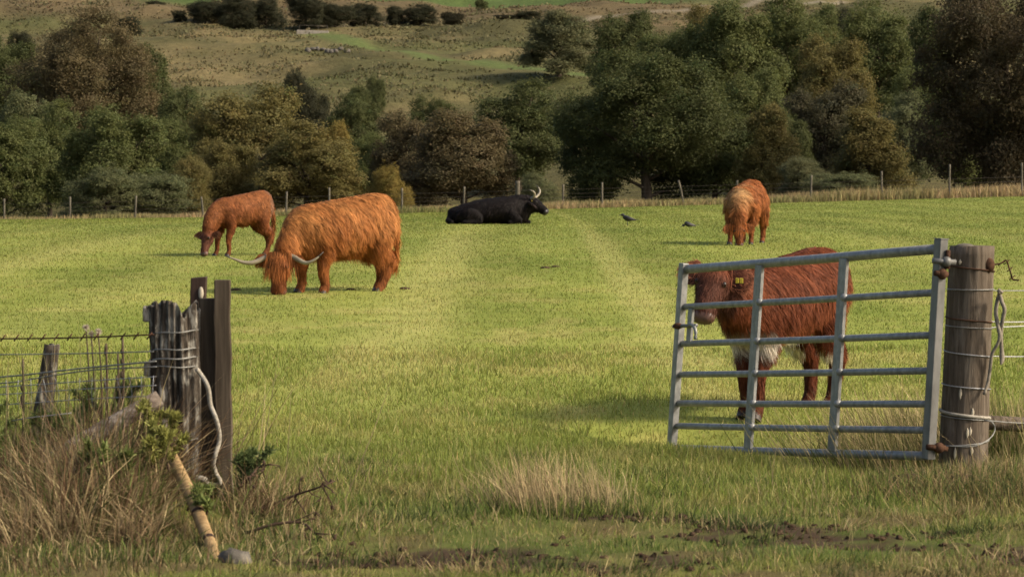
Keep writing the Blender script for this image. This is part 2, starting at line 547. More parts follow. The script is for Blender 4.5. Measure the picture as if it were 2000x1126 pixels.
def crown_proto(seed, style, fine=.84):
    rg = np.random.default_rng(seed)
    lobes = []
    if style == 'broad':
        lobes.append(((0, 0, 5.2), 2.9))
        for i in range(13):
            a = i * 2.4 + rg.random() * .8; zz = 1.6 + 7.0 * ((i + .5) / 13) + rg.normal(0, .3)
            rr = 2.6 * math.sqrt(max(.05, 1 - ((zz - 4.6) / 5.0) ** 2)) * rg.uniform(.75, 1.3)
            lobes.append(((rr * math.cos(a), rr * math.sin(a), zz), rg.uniform(.85, 1.75)))
    elif style == 'tall':
        lobes.append(((0, 0, 4.2), 2.2)); lobes.append(((0, 0, 6.8), 1.7))
        for i in range(14):
            a = i * 2.4 + rg.random(); zz = 1.0 + 8.0 * ((i + .5) / 14)
            rr = 2.7 * (1 - (zz / 10.2) ** 1.6) * rg.uniform(.8, 1.15) + .1
            lobes.append(((rr * math.cos(a), rr * math.sin(a), zz), rg.uniform(.9, 1.4) * (1.1 - .04 * zz)))
    else:
        lobes.append(((0, 0, 3.6), 3.0))
        for i in range(11):
            a = i * 2.4 + rg.random(); zz = rg.uniform(1.5, 7.6)
            rr = 2.7 * math.sqrt(max(.05, 1 - (zz / 9.5) ** 2)) * rg.uniform(.7, 1.2)
            lobes.append(((rr * math.cos(a), rr * math.sin(a), zz), rg.uniform(1.4, 2.2)))
    P, N, C = [], [], []
    LC = np.array([l[0] for l in lobes]); LR = np.array([l[1] for l in lobes])
    for (lc, lr) in lobes:
        k = int(26 * lr ** 1.6) + 12
        dv = unit(rg.normal(0, 1, (k, 3)) + np.array([0, 0, .25]))
        cc = np.array(lc) + dv * lr * rg.uniform(.72, 1.1, (k, 1))
        for q, dd in zip(cc, dv):
            if q[2] < .3: continue
            dist = np.linalg.norm(LC - q, axis=1)
            if (dist < .68 * LR).any(): continue
            m = int(rg.uniform(28, 48) / fine ** 1.6); sg = rg.uniform(.22, .42)
            p = q + rg.normal(0, 1, (m, 3)) * sg * np.array([1, 1, .7])
            P.append(p)
            N.append(unit(dd * 1.0 + np.array([0, 0, .55]) + rg.normal(0, .38, (m, 3))))
            C.append(np.full((m, 3), rg.uniform(.82, 1.16)) * (1 + rg.normal(0, .13, (m, 1))) * np.array([1 + rg.normal(0, .08), 1, 1 + rg.normal(0, .08)]))
    # loose sprays beyond the outline
    for i in range(150):
        l = rg.integers(1, len(lobes)); dv = unit(rg.normal(0, 1, 3) + np.array([0, 0, .4]))
        q = LC[l] + dv * LR[l] * rg.uniform(1.1, 1.5)
        if q[2] < .6: continue
        m = 26
        P.append(q + rg.normal(0, .17, (m, 3))); N.append(unit(dv + rg.normal(0, .6, (m, 3)))); C.append(np.full((m, 3), rg.uniform(.8, 1.3)))
    P, N, C = np.vstack(P), np.vstack(N), np.vstack(C)
    n = len(P)
    t1 = unit(np.cross(N, rg.normal(0, 1, (n, 3)))); t2 = np.cross(N, t1)
    sz = rg.uniform(.085, .165, (n, 1)) * fine
    V = np.empty((n, 4, 3)); V[:, 0] = P - t1 * sz; V[:, 1] = P - t2 * sz * .55; V[:, 2] = P + t1 * sz + N * -.06; V[:, 3] = P + t2 * sz * .55
    F = (np.arange(n) * 4)[:, None] + np.arange(4)[None]
    o = mesh_np('crown', V.reshape(-1, 3), F, M_LEAF, None, np.repeat(C, 4, 0))
    me = o.data; bpy.data.objects.remove(o)
    tb = MB()
    top = 7.5 if style != 'bush' else 4.5
    tb.add(*loft([(0, 0, -.6), (.05, 0, .8), (.0, .1, 3), (.1, 0, top)], [.34, .27, .2, .06], n=8, up=(1, 0, 0)))
    for (lc, lr) in lobes[1:]:
        z0 = max(.7, min(lc[2] * .55, top * .7))
        mid = (lc[0] * .5, lc[1] * .5, (z0 + lc[2]) / 2 + .1)
        tb.add(*tube([(0, 0, z0), mid, lc], [.12, .08, .03], 6, 2))
        e = np.array(lc) + unit(rg.normal(0, 1, 3)) * lr * .8
        tb.add(*tube([mid, tuple((np.array(mid) + e) / 2 + .1), tuple(e)], [.06, .04, .015], 5, 2))
    to = mesh_np('trunk', np.array(tb.v), tb.f, M_BARK, None, None, True)
    tm = to.data; bpy.data.objects.remove(to)
    return me, tm

PROTO = {'broad': [crown_proto(100 + i, 'broad') for i in range(5)],
         'tall': [crown_proto(200 + i, 'tall') for i in range(3)],
         'grand': [crown_proto(400 + i, 'broad', .62) for i in range(3)],
         'bush': [crown_proto(300 + i, 'bush') for i in range(4)]}

def plant(name, cat, label, px, top, wpx, d, colr, style, var, group, base=None):
    s = FPX / d
    X = (px - CXP) / s
    zb = ground_z(X, d)
    zt = at(px, top, d).z
    H = max(.8, zt - zb)
    w = wpx / s
    root = thing(name, label, cat, (X, d, zb), random.random() * 6.28, group)
    cm, tm = PROTO[style][var % len(PROTO[style])]
    nomh = 10.3 if style != 'bush' else 9.2
    nomw = {'broad': 8.4, 'grand': 8.4, 'tall': 6.9, 'bush': 8.8}[style]
    for nm, me in (('crown', cm), ('trunk', tm)):
        o = bpy.data.objects.new(nm, me); COL.objects.link(o); o.parent = root
        o.scale = (w / nomw, w / nomw, H / nomh)
        o.color = (*colr, 1)
    return root

DG, MG, GG = (.095, .106, .036), (.122, .136, .044), (.145, .153, .068)
OL, YO, BR, DB = (.178, .150, .050), (.240, .180, .047), (.150, .118, .056), (.088, .068, .034)
BK, PG = (.050, .050, .024), (.150, .150, .070)
G1, G2, G3 = 'trees along the far field edge', 'trees on the slope behind', 'gorse bushes on the hill'
TREES = [
 # px, top, width, depth, colour, style, var, group, name, label
 (18, 62, 150, 235, DG, 'broad', 0, G2, 'dense_tree', 'dark green tree at the left picture edge beside the big brown tree'),
 (178, 26, 270, 222, BR, 'grand', 1, G2, 'autumn_tree', 'very large rounded brown tree high on the left slope'),
 (288, 72, 115, 232, DG, 'tall', 0, G2, 'dense_tree', 'narrow dark green tree at the right side of the big brown tree'),
 (60, 168, 160, 195, GG, 'broad', 2, G2, 'dense_tree', 'grey green round tree below the big brown tree at far left'),
 (12, 216, 190, 162, MG, 'broad', 3, G1, 'dense_tree', 'leafy green tree cut by the left picture edge behind the fence'),
 (98, 205, 150, 176, MG, 'broad', 4, G1, 'dense_tree', 'second green tree from the left edge in the front row'),
 (222, 196, 210, 164, MG, 'broad', 0, G1, 'dense_tree', 'wide dense green tree with lit tufted top left of the grazing calf'),
 (348, 172, 120, 200, DG, 'broad', 1, G2, 'dense_tree', 'dark tree top between the wide green tree and the yellow tree'),
 (346, 218, 120, 176, MG, 'broad', 2, G1, 'dense_tree', 'mid green tree tucked against the left side of the yellow tree'),
 (482, 150, 250, 168, OL, 'broad', 3, G1, 'autumn_tree', 'tall olive yellow tree above the grazing left calf'),
 (600, 244, 230, 156, OL, 'broad', 4, G1, 'autumn_tree', 'broad olive tree with low branches behind the shaggy cow'),
 (430, 262, 150, 158, OL, 'broad', 0, G1, 'autumn_tree', 'lower olive tree in front of the tall yellow tree'),
 (575, 138, 70, 215, BK, 'bush', 0, G2, 'dark_shrub', 'nearly black round shrub above the broad olive tree, left of a pair'),
 (615, 150, 80, 213, BK, 'bush', 1, G2, 'dark_shrub', 'nearly black round shrub above the broad olive tree, right of a pair'),
 (690, 188, 130, 196, DG, 'broad', 1, G2, 'dense_tree', 'dark green tree between the olive tree and the brown tree'),
 (655, 230, 100, 163, YO, 'tall', 1, G1, 'autumn_tree', 'golden leaved slim tree rising behind the shaggy cow'),
 (725, 246, 95, 178, MG, 'broad', 2, G1, 'dense_tree', 'small bright green tree left of the brown pair'),
 (205, 334, 150, 149, GG, 'bush', 2, G1, 'willow_shrub', 'low grey green willow shrub behind the left fence posts'),
 (305, 312, 150, 151, GG, 'bush', 3, G1, 'willow_shrub', 'taller pale willow shrub left of the grazing calf'),
 (372, 308, 100, 153, OL, 'bush', 0, G1, 'autumn_shrub', 'brownish shrub right above the grazing left calf'),
 (760, 312, 90, 150, YO, 'bush', 1, G1, 'autumn_shrub', 'yellowing shrub at the rump of the shaggy cow'),
 (905, 200, 240, 160, BR, 'broad', 2, G1, 'autumn_tree', 'domed brown tree behind the lying black bull'),
 (812, 206, 170, 167, BR, 'broad', 3, G1, 'autumn_tree', 'brown tree left of the domed brown tree and taller than it is wide'),
 (1012, 166, 210, 186, DG, 'broad', 4, G1, 'dense_tree', 'dark green spreading tree behind the bull horns'),
 (845, 178, 110, 200, DG, 'broad', 0, G2, 'dense_tree', 'dark tree top peeping above the brown pair'),
 (1262, 74, 330, 160, DG, 'grand', 0, G1, 'dense_tree', 'biggest dark green tree at the centre right of the field edge'),
 (1160, 150, 170, 166, DG, 'broad', 3, G1, 'dense_tree', 'left shoulder tree leaning into the biggest dark green tree'),
 (1395, 196, 190, 162, DG, 'broad', 4, G1, 'dense_tree', 'green tree at the lower right of the biggest dark tree'),
 (1502, 188, 130, 158, OL, 'tall', 2, G1, 'autumn_tree', 'olive brown upright tree right above the far shaggy calf'),
 (1052, 342, 80, 147, GG, 'bush', 2, G1, 'round_shrub', 'small round grey green shrub just right of the bull horns'),
 (1092, 12, 160, 305, PG, 'tall', 0, G2, 'hill_tree', 'pale green tree standing alone on the open hillside'),
 (1218, 6, 140, 285, DG, 'broad', 2, G2, 'hill_tree', 'dark hillside tree above the biggest tree, right of the pale one'),
 (1320, 40, 160, 240, MG, 'broad', 0, G2, 'dense_tree', 'green tree filling the slope behind the biggest tree'),
 (1432, -12, 200, 238, MG, 'broad', 3, G2, 'dense_tree', 'tall green tree high on the right slope under the pale track'),
 (1535, -2, 180, 242, MG, 'broad', 4, G2, 'dense_tree', 'green tree second from the pale track on the right slope'),
 (1628, 56, 170, 218, OL, 'broad', 0, G2, 'dense_tree', 'olive tree in the middle of the right slope'),
 (1712, 4, 180, 240, MG, 'broad', 1, G2, 'dense_tree', 'green tree left of the dark overhanging tree'),
 (1466, 118, 150, 196, MG, 'broad', 2, G2, 'dense_tree', 'rounded green tree behind the olive brown upright tree'),
 (1612, 150, 180, 184, (.098, .088, .045), 'broad', 3, G1, 'autumn_tree', 'greyish brown tree behind the pyramid shaped olive tree'),
 (1694, 204, 170, 166, OL, 'tall', 1, G1, 'dense_tree', 'pyramid shaped olive green tree right of the far calf'),
 (1764, 186, 130, 178, GG, 'broad', 4, G1, 'dense_tree', 'grey green tree between the pyramid tree and the right trees'),
 (1792, 122, 120, 202, MG, 'broad', 0, G2, 'dense_tree', 'round green tree under the dark overhanging tree'),
 (1885, 164, 210, 160, MG, 'broad', 1, G1, 'dense_tree', 'wide grey green tree above the gate post'),
 (1962, -70, 340, 152, DB, 'grand', 2, G1, 'autumn_tree', 'huge dark brown tree overhanging the top right corner'),
 (1812, -10, 110, 212, DG, 'tall', 2, G2, 'dense_tree', 'dark green treetop left of the huge brown corner tree'),
 (1985, 176, 150, 153, BR, 'broad', 3, G1, 'autumn_tree', 'brown tree at the right picture edge under the huge tree'),
 (1640, 322, 150, 146, GG, 'bush', 3, G1, 'willow_shrub', 'sprawling pale shrub right of the far calf by the fence'),
 (1565, 308, 110, 150, PG, 'bush', 0, G1, 'round_shrub', 'light green bush just behind the far calf'),
 (1540, 215, 100, 180, DG, 'broad', 1, G2, 'dense_tree', 'dark tree between the upright olive tree and the grey brown tree'),
 (1590, -4, 120, 262, MG, 'broad', 2, G2, 'dense_tree', 'green treetop nearest the top edge on the right slope'),
 (1375, 18, 120, 268, OL, 'broad', 4, G2, 'dense_tree', 'olive treetop above and right of the biggest dark tree'),
 (250, 28, 66, 415, BK, 'bush', 1, G3, 'gorse_bush', 'dark oval gorse bush above the big brown tree'),
 (305, 2, 40, 455, BK, 'bush', 2, G3, 'gorse_bush', 'small gorse bush near the top edge, second from left'),
 (352, 20, 32, 425, BK, 'bush', 0, G3, 'gorse_bush', 'tiny gorse bush between the oval one and the long thicket'),
 (405, -8, 80, 425, BK, 'bush', 3, G3, 'gorse_bush', 'left end of the black gorse thicket on the skyline'),
 (462, -6, 90, 418, BK, 'bush', 0, G3, 'gorse_bush', 'second clump of the black gorse thicket on the skyline'),
 (520, -12, 80, 422, BK, 'bush', 1, G3, 'gorse_bush', 'third clump of the black gorse thicket on the skyline'),
 (598, -14, 90, 412, BK, 'bush', 2, G3, 'gorse_bush', 'gorse clump right above the little culvert'),
 (655, -4, 80, 415, BK, 'bush', 3, G3, 'gorse_bush', 'gorse clump just right of the one above the culvert'),
 (712, 0, 70, 420, BK, 'bush', 1, G3, 'gorse_bush', 'last tall gorse clump of the thicket towards the centre'),
 (772, 12, 44, 425, BK, 'bush', 0, G3, 'gorse_bush', 'small gorse bush standing right of the thicket'),
 (822, 10, 70, 425, BK, 'bush', 2, G3, 'gorse_bush', 'flat gorse bush at top centre, wider than the small one'),
 (885, 20, 50, 420, (.05, .045, .022), 'bush', 1, G3, 'gorse_bush', 'brownish low bush right of the flat gorse bush'),
 (985, 26, 50, 415, (.05, .045, .022), 'bush', 3, G3, 'gorse_bush', 'low dark bush beside the pale track at top centre'),
 (1030, 22, 60, 412, (.045, .045, .02), 'bush', 0, G3, 'gorse_bush', 'low dark bush left of the pale hillside tree'),
 (940, -2, 26, 470, DG, 'bush', 2, G3, 'gorse_bush', 'lone little bush on the bright green top field'),
 (1660, 2, 90, 330, BK, 'bush', 1, G3, 'gorse_bush', 'dark bush at the top edge above the right slope'),
 (45, 40, 50, 330, BK, 'bush', 3, G3, 'gorse_bush', 'dark bush at far left above the trees'),
 (700, 168, 60, 250, DG, 'bush', 0, G2, 'round_shrub', 'small green shrub on the grassy bank above the brown pair'),
 (735, 140, 40, 262, DG, 'bush', 1, G2, 'round_shrub', 'low dark scrub patch on the bank at the centre'),
]
for i, (px, top, w, d, c, st, var, grp, nm, lb) in enumerate(TREES):
    r = plant(nm, 'bush' if st == 'bush' else 'tree', lb, px, top, w, d, c, st, var, grp)

# ------------------------------------------------------------------ far fence
M_GREY = mat_noise('weathered_post', [(.3, (.06, .052, .04)), (.7, (.17, .15, .115))], 9, .9, .1, stretch=(1, 1, .2), bstr=.5)
M_DARKWIRE = mat_plain('dull_far_wire', (.07, .06, .05), .8, .1)
M_WIRE = mat_plain('galvanised_wire', (.33, .33, .33), .5, .4, .6)
root = thing('wire_fence', 'long post and wire fence along the far edge of the field', 'fence', (0, 140.5, ground_z(0, 140.5)))
FP = [(8, 388, 0), (137, 384, .02), (266, 382, .06), (393, 384, -.1), (470, 380, 0), (560, 374, .03), (643, 366, 0), (785, 367, 0), (907, 364, .04), (1011, 353, 0), (1100, 360, .02), (1176, 356, 0), (1325, 352, -.25), (1440, 352, .04), (1585, 342, .03), (1722, 334, 0), (1855, 321, .01), (1996, 318, 0)]
tops = []
for px, top, lean in FP:
    p = at(px, top, 140.5); zg = ground_z(p.x, 140.5)
    h = p.z - zg
    r = .12 if px == 1011 else .055
    b = MB().add(*loft([local(root, (p.x - lean * h, 140.5, zg - .3)), local(root, (p.x - lean * h * .5, 140.5, zg + h * .5)), local(root, (p.x, 140.5, p.z))], [r, r * .95, r * .9], n=8, up=(1, 0, 0)))
    b.build('post', M_GREY, root)
    tops.append((p.x, zg, h))
for fr in (.93, .72, .55, .38, .2, .06):
    P = []
    for (x0, z0, h0), (x1, z1, h1) in zip(tops[:-1], tops[1:]):
        P.append(local(root, (x0, 140.4, z0 + fr * 1.05)))
    P.append(local(root, (tops[-1][0], 140.4, tops[-1][1] + fr * 1.05)))
    MB().add(*tube(P, .006, 5, 1)).build('wire', M_DARKWIRE, root)

# small structures on the hill: culvert with rail, heap of pale stones, log stack
M_CONC = mat_noise('pale_concrete', [(.3, (.20, .175, .14)), (.7, (.34, .30, .25))], 3, .9, .1)
M_STONE = mat_noise('field_stone', [(.3, (.06, .052, .045)), (.55, (.12, .108, .09)), (.75, (.24, .21, .165))], 14, .95, .1, bstr=.9, bdist=.02)
hx, hy = hill_pt(612, 66)
cv = thing('culvert', 'pale concrete culvert with a thin rail at the top of the green path', 'culvert', (hx, hy, ground_z(hx, hy)))
b = MB().add(*bar((-2.4, 0, .10), (2.2, .3, .0), 1.2, .7, (0, 1, 0))); b.build('parapet', M_CONC, cv, False, .05)
for k in (-2, -.7, .7, 2):
    MB().add(*bar((k, .2, .2), (k, .2, 1.2), .06, .06, (1, 0, 0))).build('rail_post', M_GREY, cv, False)
MB().add(*bar((-2.1, .2, 1.17), (2.1, .2, 1.1), .06, .06, (0, 0, 1))).build('rail', M_GREY, cv, False)
def stone_mesh(seed, r):
    rg = np.random.default_rng(seed)
    V, F = ellipsoid((0, 0, 0), r, 9, 6)
    V = [Vector(v) * (1 + .25 * (vnoise(v[0] * 2.3 / max(r) + seed, v[1] * 2.3 / max(r) + v[2] * 3 / max(r), seed) - .5) * 2) for v in V]
    return V, F
for i in range(9):
    hx, hy = hill_pt(604 + i * 9 + random.uniform(-3, 3), 104 - 2 * math.sin(i) + random.uniform(-2, 2))
    o = MB().add(*stone_mesh(i + 3, (random.uniform(.3, .6), .4, random.uniform(.2, .4)))).build('field_stone', M_STONE, None)
    o.location = (hx, hy, ground_z(hx, hy) + .15); o.rotation_euler.z = random.random() * 6
    tag(o, 'pale stone in the loose row of stones below the culvert', 'stone', 'row of stones on the hill')

# ------------------------------------------------------------------ cattle
M_HIDE = mat_attr('hide', .8, .15, jitter=.2, jscale=14)
M_FUR = mat_attr('fur', .6, .10, transl=.10)
M_HORN = mat_noise('horn', [(.2, (.12, .095, .06)), (.6, (.27, .23, .16)), (.85, (.38, .33, .25))], 5, .4, .4, bstr=.1)
M_HORN_TIP = mat_plain('horn_tip', (.07, .06, .05), .4, .4)
M_HOOF = mat_plain('hoof', (.035, .026, .02), .5, .3)
M_EYE = mat_plain('eye', (.010, .007, .005), .3, .3)
M_LID = mat_plain('eyelid', (.11, .055, .035), .7, .2)
M_LID_DARK = mat_plain('dark_eyelid', (.015, .012, .011), .7, .2)
M_NOSE = mat_noise('nose_skin', [(.3, (.07, .038, .03)), (.7, (.15, .085, .065))], 20, .45, .4, bstr=.3, bdist=.003)
M_NOSE_DARK = mat_plain('dark_nose_skin', (.02, .017, .016), .4, .4)
M_TAGS = mat_plain('yellow_plastic', (.62, .50, .05), .4, .4)

def nrm(v): return np.asarray(v, float) / np.linalg.norm(v)

def remesh(parts, voxel, smooth_it):
    mb = MB()
    for p in parts: mb.add(*p)
    o = mb.build('tmp', None)
    r = o.modifiers.new('r', 'REMESH'); r.mode = 'VOXEL'; r.voxel_size = voxel; r.use_smooth_shade = True
    s = o.modifiers.new('s', 'SMOOTH'); s.factor = .5; s.iterations = smooth_it
    dg = bpy.context.evaluated_depsgraph_get()
    me = bpy.data.meshes.new_from_object(o.evaluated_get(dg))
    bpy.data.objects.remove(o)
    n = len(me.vertices); V = np.empty(n * 3, np.float32); me.vertices.foreach_get('co', V); V = V.reshape(-1, 3).astype(float)
    me.calc_loop_triangles()
    T = np.empty(len(me.loop_triangles) * 3, np.int32); me.loop_triangles.foreach_get('vertices', T); T = T.reshape(-1, 3)
    NV = np.zeros_like(V)
    fn = np.cross(V[T[:, 1]] - V[T[:, 0]], V[T[:, 2]] - V[T[:, 0]])
    for k in range(3): np.add.at(NV, T[:, k], fn)
    return me, V, T, unit(NV)

def animal(name, label, cat, px, d, heading, S):
    """S: dictionary with torso, legs, neck, head, colours and coat. Local frame: x forward, y left, z up"""
    sc = FPX / d
    X = (px - CXP) / sc
    root = thing(name, label, cat, (X, d, ground_z(X, d)), heading, 'highland cattle in the field')
    root.location.z -= S.get('sink', .025)
    k = S.get('k', 1.0)
    def w2l(v):
        a = -heading
        return np.array([v[0] * math.cos(a) - v[1] * math.sin(a), v[0] * math.sin(a) + v[1] * math.cos(a), v[2]])
    parts = []
    t = np.array(S['torso'], float)
    up = (0, 0, 1)
    parts.append(loft(np.stack([t[:, 0], t[:, 0] * 0, t[:, 1]], 1) * k, t[:, 2] * k, t[:, 3] * k, up, 24, 4))
    feet = []
    for kind, sd, dx in S.get('legs', []):
        lw = S.get('legw', 1.0)
        if kind == 'f':
            J = [(S['sx'], .17, .84, .15), (S['sx'] - .03, .19, .66, .135), (S['sx'] - .05, .19, .50, .098), (S['sx'] + .0, .18, .31, .07), (S['sx'] - .01, .18, .13, .052), (S['sx'] + .02, .18, .06, .062), (S['sx'] + .03, .18, .012, .066)]
        else:
            J = [(S['hx'] + .02, .15, .90, .17), (S['hx'] + .10, .19, .72, .18), (S['hx'] + .06, .20, .54, .135), (S['hx'] - .10, .19, .39, .082), (S['hx'] - .08, .18, .15, .056), (S['hx'] - .03, .18, .06, .062), (S['hx'] - .02, .18, .012, .066)]
        P = []
        for (jx, jy, jz, jr) in J:
            f = max(0, 1 - jz / .8)
            P.append(((jx + dx * f) * k, sd * jy * S.get('legy', 1) * (1 - (1 - S.get('fy', 1)) * min(1, f * 1.6) * (kind == 'f')) * k, jz * S.get('lz', 1) * k))
        r = np.array([j[3] for j in J]) * k * lw
        parts.append(loft(P, r * .86, r, (1, 0, 0), 12, 3))
        feet.append((P[-1], r[-1]))
    for ch in S.get('extra', []):
        c = np.array(ch, float)
        parts.append(loft(c[:, :3] * k, c[:, 3] * k, c[:, 4] * k, up, 12, 3))
    n = np.array(S['neck'], float)
    parts.append(loft(n[:, :3] * k, n[:, 3] * k, n[:, 4] * k, up, 18, 4))
    # head frame
    P0 = np.array(S['poll'], float) * k
    A = nrm(w2l(S['ha'])); Fv = w2l(S['hf']); Fv = nrm(Fv - A * Fv.dot(A)); Lv = np.cross(Fv, A)
    hl = S['hl'] * k; hw = S.get('hw', 1.0) * hl / .48
    def H(l, f, a): return P0 + Lv * l * hl / .48 + Fv * f * hl / .48 + A * a * hl / .48
    hp = [H(0, -.04, -.06), H(0, -.035, .02), H(0, -.03, .12), H(0, -.015, .22), H(0, -.005, .32), H(0, -.005, .41), H(0, -.01, .47)]
    parts.append(loft(hp, np.array([.06, .115, .122, .095, .078, .084, .052]) * hw, np.array([.06, .115, .130, .105, .078, .070, .040]) * hw, Fv, 16, 4))
    for s in (-1, 1):   # brow ridges and cheeks
        parts.append(ellipsoid(H(s * .085, .055, .11), (.045 * hw, .045 * hw, .045 * hw), 8, 6))
        parts.append(ellipsoid(H(s * .06, -.07, .17), (.06 * hw, .06 * hw, .06 * hw), 8, 6))
    me, V, T, NV = remesh(parts, S.get('voxel', .02), S.get('smooth', 5))
    colf = S['color']
    HC = np.array([P0, P0 + A * hl])
    def head_t(Q):
        q = Q - P0; a = q @ A; rad = np.linalg.norm(q - a[:, None] * A[None], axis=1)
        return a / hl, rad
    def colour(Q, N):
        a, rad = head_t(Q)
        ish = (rad < .24 * hl / .48) & (a > -.25) & (a < 1.2)
        return colf(Q / k, N, a, rad / (hl / .48), ish)
    c = colour(V, NV)
    att = me.color_attributes.new('Col', 'FLOAT_COLOR', 'POINT')
    c4 = np.ones((len(V), 4), np.float32); c4[:, :3] = np.clip(c * .8, 0, 1); att.data.foreach_set('color', c4.ravel())
    me.materials.clear(); me.materials.append(M_HIDE); me.name = 'body'
    body = bpy.data.objects.new('body', me); COL.objects.link(body); body.parent = root
    # coat of hair
    rg = np.random.default_rng(S.get('seed', 1))
    area = np.linalg.norm(np.cross(V[T[:, 1]] - V[T[:, 0]], V[T[:, 2]] - V[T[:, 0]]), axis=1)
    N = S['hairs']
    ti = rg.choice(len(T), N, p=area / area.sum())
    u = rg.random((N, 2)); fl = u.sum(1) > 1; u[fl] = 1 - u[fl]
    Q = V[T[ti, 0]] + (V[T[ti, 1]] - V[T[ti, 0]]) * u[:, :1] + (V[T[ti, 2]] - V[T[ti, 0]]) * u[:, 1:]
    NN = unit(NV[T[ti, 0]] + NV[T[ti, 1]] + NV[T[ti, 2]])
    a, rad = head_t(Q)
    ish = (rad < .22 * hl / .48) & (a > -.1) & (a < 1.15) & (np.linalg.norm(Q - P0 - A * hl * .5, axis=1) < hl * .75)
    qk = Q / k
    # flow: back and down on the trunk, straight down on legs, towards the nose on the head
    side = np.sign(Q[:, 1] + 1e-6)
    wv = fbm(qk[:, 0] * 7 + qk[:, 1] * 5, qk[:, 2] * 7 + qk[:, 1] * 3, 5, 3) - .5
    wv2 = fbm(qk[:, 0] * 5 + 40, qk[:, 2] * 5 + qk[:, 1] * 4, 9, 3) - .5
    flow = np.stack([-.75 + wv * 2.4, side * np.clip(NN[:, 2], 0, 1) * .8 + wv2 * 1.0, -.75 + wv2 * 1.2], 1)
    leg = qk[:, 2] < S.get('legz', .42)
    flow[leg] = np.stack([-.1 + wv[leg] * 1.2, 0 * wv[leg], -1 + 0 * wv[leg]], 1)
    flow[ish] = A + rg.normal(0, .3, (ish.sum(), 3))
    flow = unit(flow - NN * (flow * NN).sum(1)[:, None] + rg.normal(0, .16, (N, 3)))
    clump = fbm(qk[:, 0] * 11 + qk[:, 1] * 9, qk[:, 2] * 11, 15, 3)
    L = S['len'] * k * (.55 + .9 * clump) * rg.uniform(.6, 1.25, N)
    L = np.where(leg, L * S.get('leglen', .8), L)
    L = np.where(qk[:, 2] < .12, L * .6, L)
    L = np.where(ish, S.get('headlen', .035) * k * rg.uniform(.6, 1.3, N), L)
    if 'lenf' in S: L = L * S['lenf'](qk, NN, ish)
    keep = ~(ish & (a > .88))
    for s in (-1, 1): keep &= np.linalg.norm(Q - H(s * .108, .055, .135), axis=1) > .042 * k
    Dv = unit(flow + NN * (S.get('lift', .28) * (.5 + rg.random(N)))[:, None])
    Sd = unit(np.cross(Dv, NN) + rg.normal(0, .25, (N, 3)))
    bend = np.tile(np.array([0, 0, -.45]), (N, 1)) - NN * .12 + rg.normal(0, .12, (N, 3))
    cc = colour(Q, NN) * (1 + rg.normal(0, .16, (N, 1))) * (.75 + .5 * clump[:, None])
    tip = cc * S.get('tip', np.array([1.25, 1.3, 1.3]))
    W = np.full(N, S['hw_strand'])
    # gather strands into locks: tips drawn towards the tip of the nearest guide hair
    from mathutils import kdtree
    gi = rg.choice(N, max(50, N // S.get('lock', 15)), replace=False)
    kd = kdtree.KDTree(len(gi))
    for j, g in enumerate(gi): kd.insert(Q[g], j)
    kd.balance()
    near = gi[np.array([kd.find(q)[1] for q in Q])]
    bend2 = (Q[near] + Dv[near] * L[near][:, None] + bend[near] * L[near][:, None] - Q - Dv * L[:, None]) / np.maximum(L, .01)[:, None]
    same = (np.linalg.norm(Q[near] - Q, axis=1) < .09 * k) & ~ish
    kk = np.where(same, .5, 0)[:, None]
    bend = bend * (1 - kk) + np.clip(bend2, -1.5, 1.5) * kk
    cc = cc * np.where(same, (.70 + .6 * _hash(near, near * 0, 3)), 1)[:, None]
    tip = cc * S.get('tip', np.array([1.25, 1.3, 1.3]))
    rb = [tuple(ribbons(Q[keep], Dv[keep], L[keep], W[keep], Sd[keep], bend[keep], 3, np.clip(cc[keep], .003, 1), np.clip(tip[keep], .003, 1)))]
    # forelock falling over the face
    fk = S.get('forelock')
    if fk:
        m = fk['n']
        l0 = rg.normal(0, fk.get('spread', .075), m); a0 = rg.uniform(-.06, .05, m)
        roots = np.array([H(l, .07 - abs(l) * .3, aa) for l, aa in zip(l0, a0)])
        dr = unit(Fv[None] * rg.uniform(.25, .6, (m, 1)) + A[None] * 1.0 + Lv[None] * (l0 * 1.0 + rg.normal(0, .10, m))[:, None])
        LL = fk['len'] * k * rg.uniform(.45, 1.1, m)
        fc = np.array(fk['col']) * (1 + rg.normal(0, .2, (m, 1)))
        ss = unit(np.cross(dr, Fv[None]) + rg.normal(0, .3, (m, 3)))
        bd = -Fv[None] * rg.uniform(.2, .42, (m, 1)) + np.array([0, 0, -.25])
        rb.append(ribbons(roots, dr, LL, np.full(m, S['hw_strand'] * 1.3), ss, bd, 4, fc * .8, np.clip(fc * 1.5, 0, 1)))
        fo = ribbon_obj('forelock', rb[1:], M_FUR, root)
    ribbon_obj('coat', rb[:1], M_FUR, root)
    # eyes, nose, ears, horns, hooves, tail
    for s in (-1, 1):
        er = .022 * hw
        e = MB().add(*ellipsoid(H(s * .113, .062, .135), (er * .95, er * .95, er * .95), 10, 8)).build('eye', M_EYE, root)
        MB().add(*ellipsoid(H(s * .102, .050, .133), (er * 1.25, er * 1.25, er * 1.2), 10, 8)).build('eyelid', S.get('lid', M_LID), root)
        nb = MB().add(*ellipsoid(H(s * .042, .035, .455), (.014 * hw, .014 * hw, .014 * hw), 8, 6)).build('nostril', M_NOSE_DARK, root)
    mz = S.get('muzzle_mat', M_NOSE)
    MB().add(*loft([H(0, -.012, .405), H(0, -.01, .44), H(0, -.01, .475), H(0, -.012, .495)], np.array([.084, .086, .066, .02]) * hw, np.array([.066, .064, .048, .014]) * hw, Fv, 16, 3)).build('muzzle', mz, root)
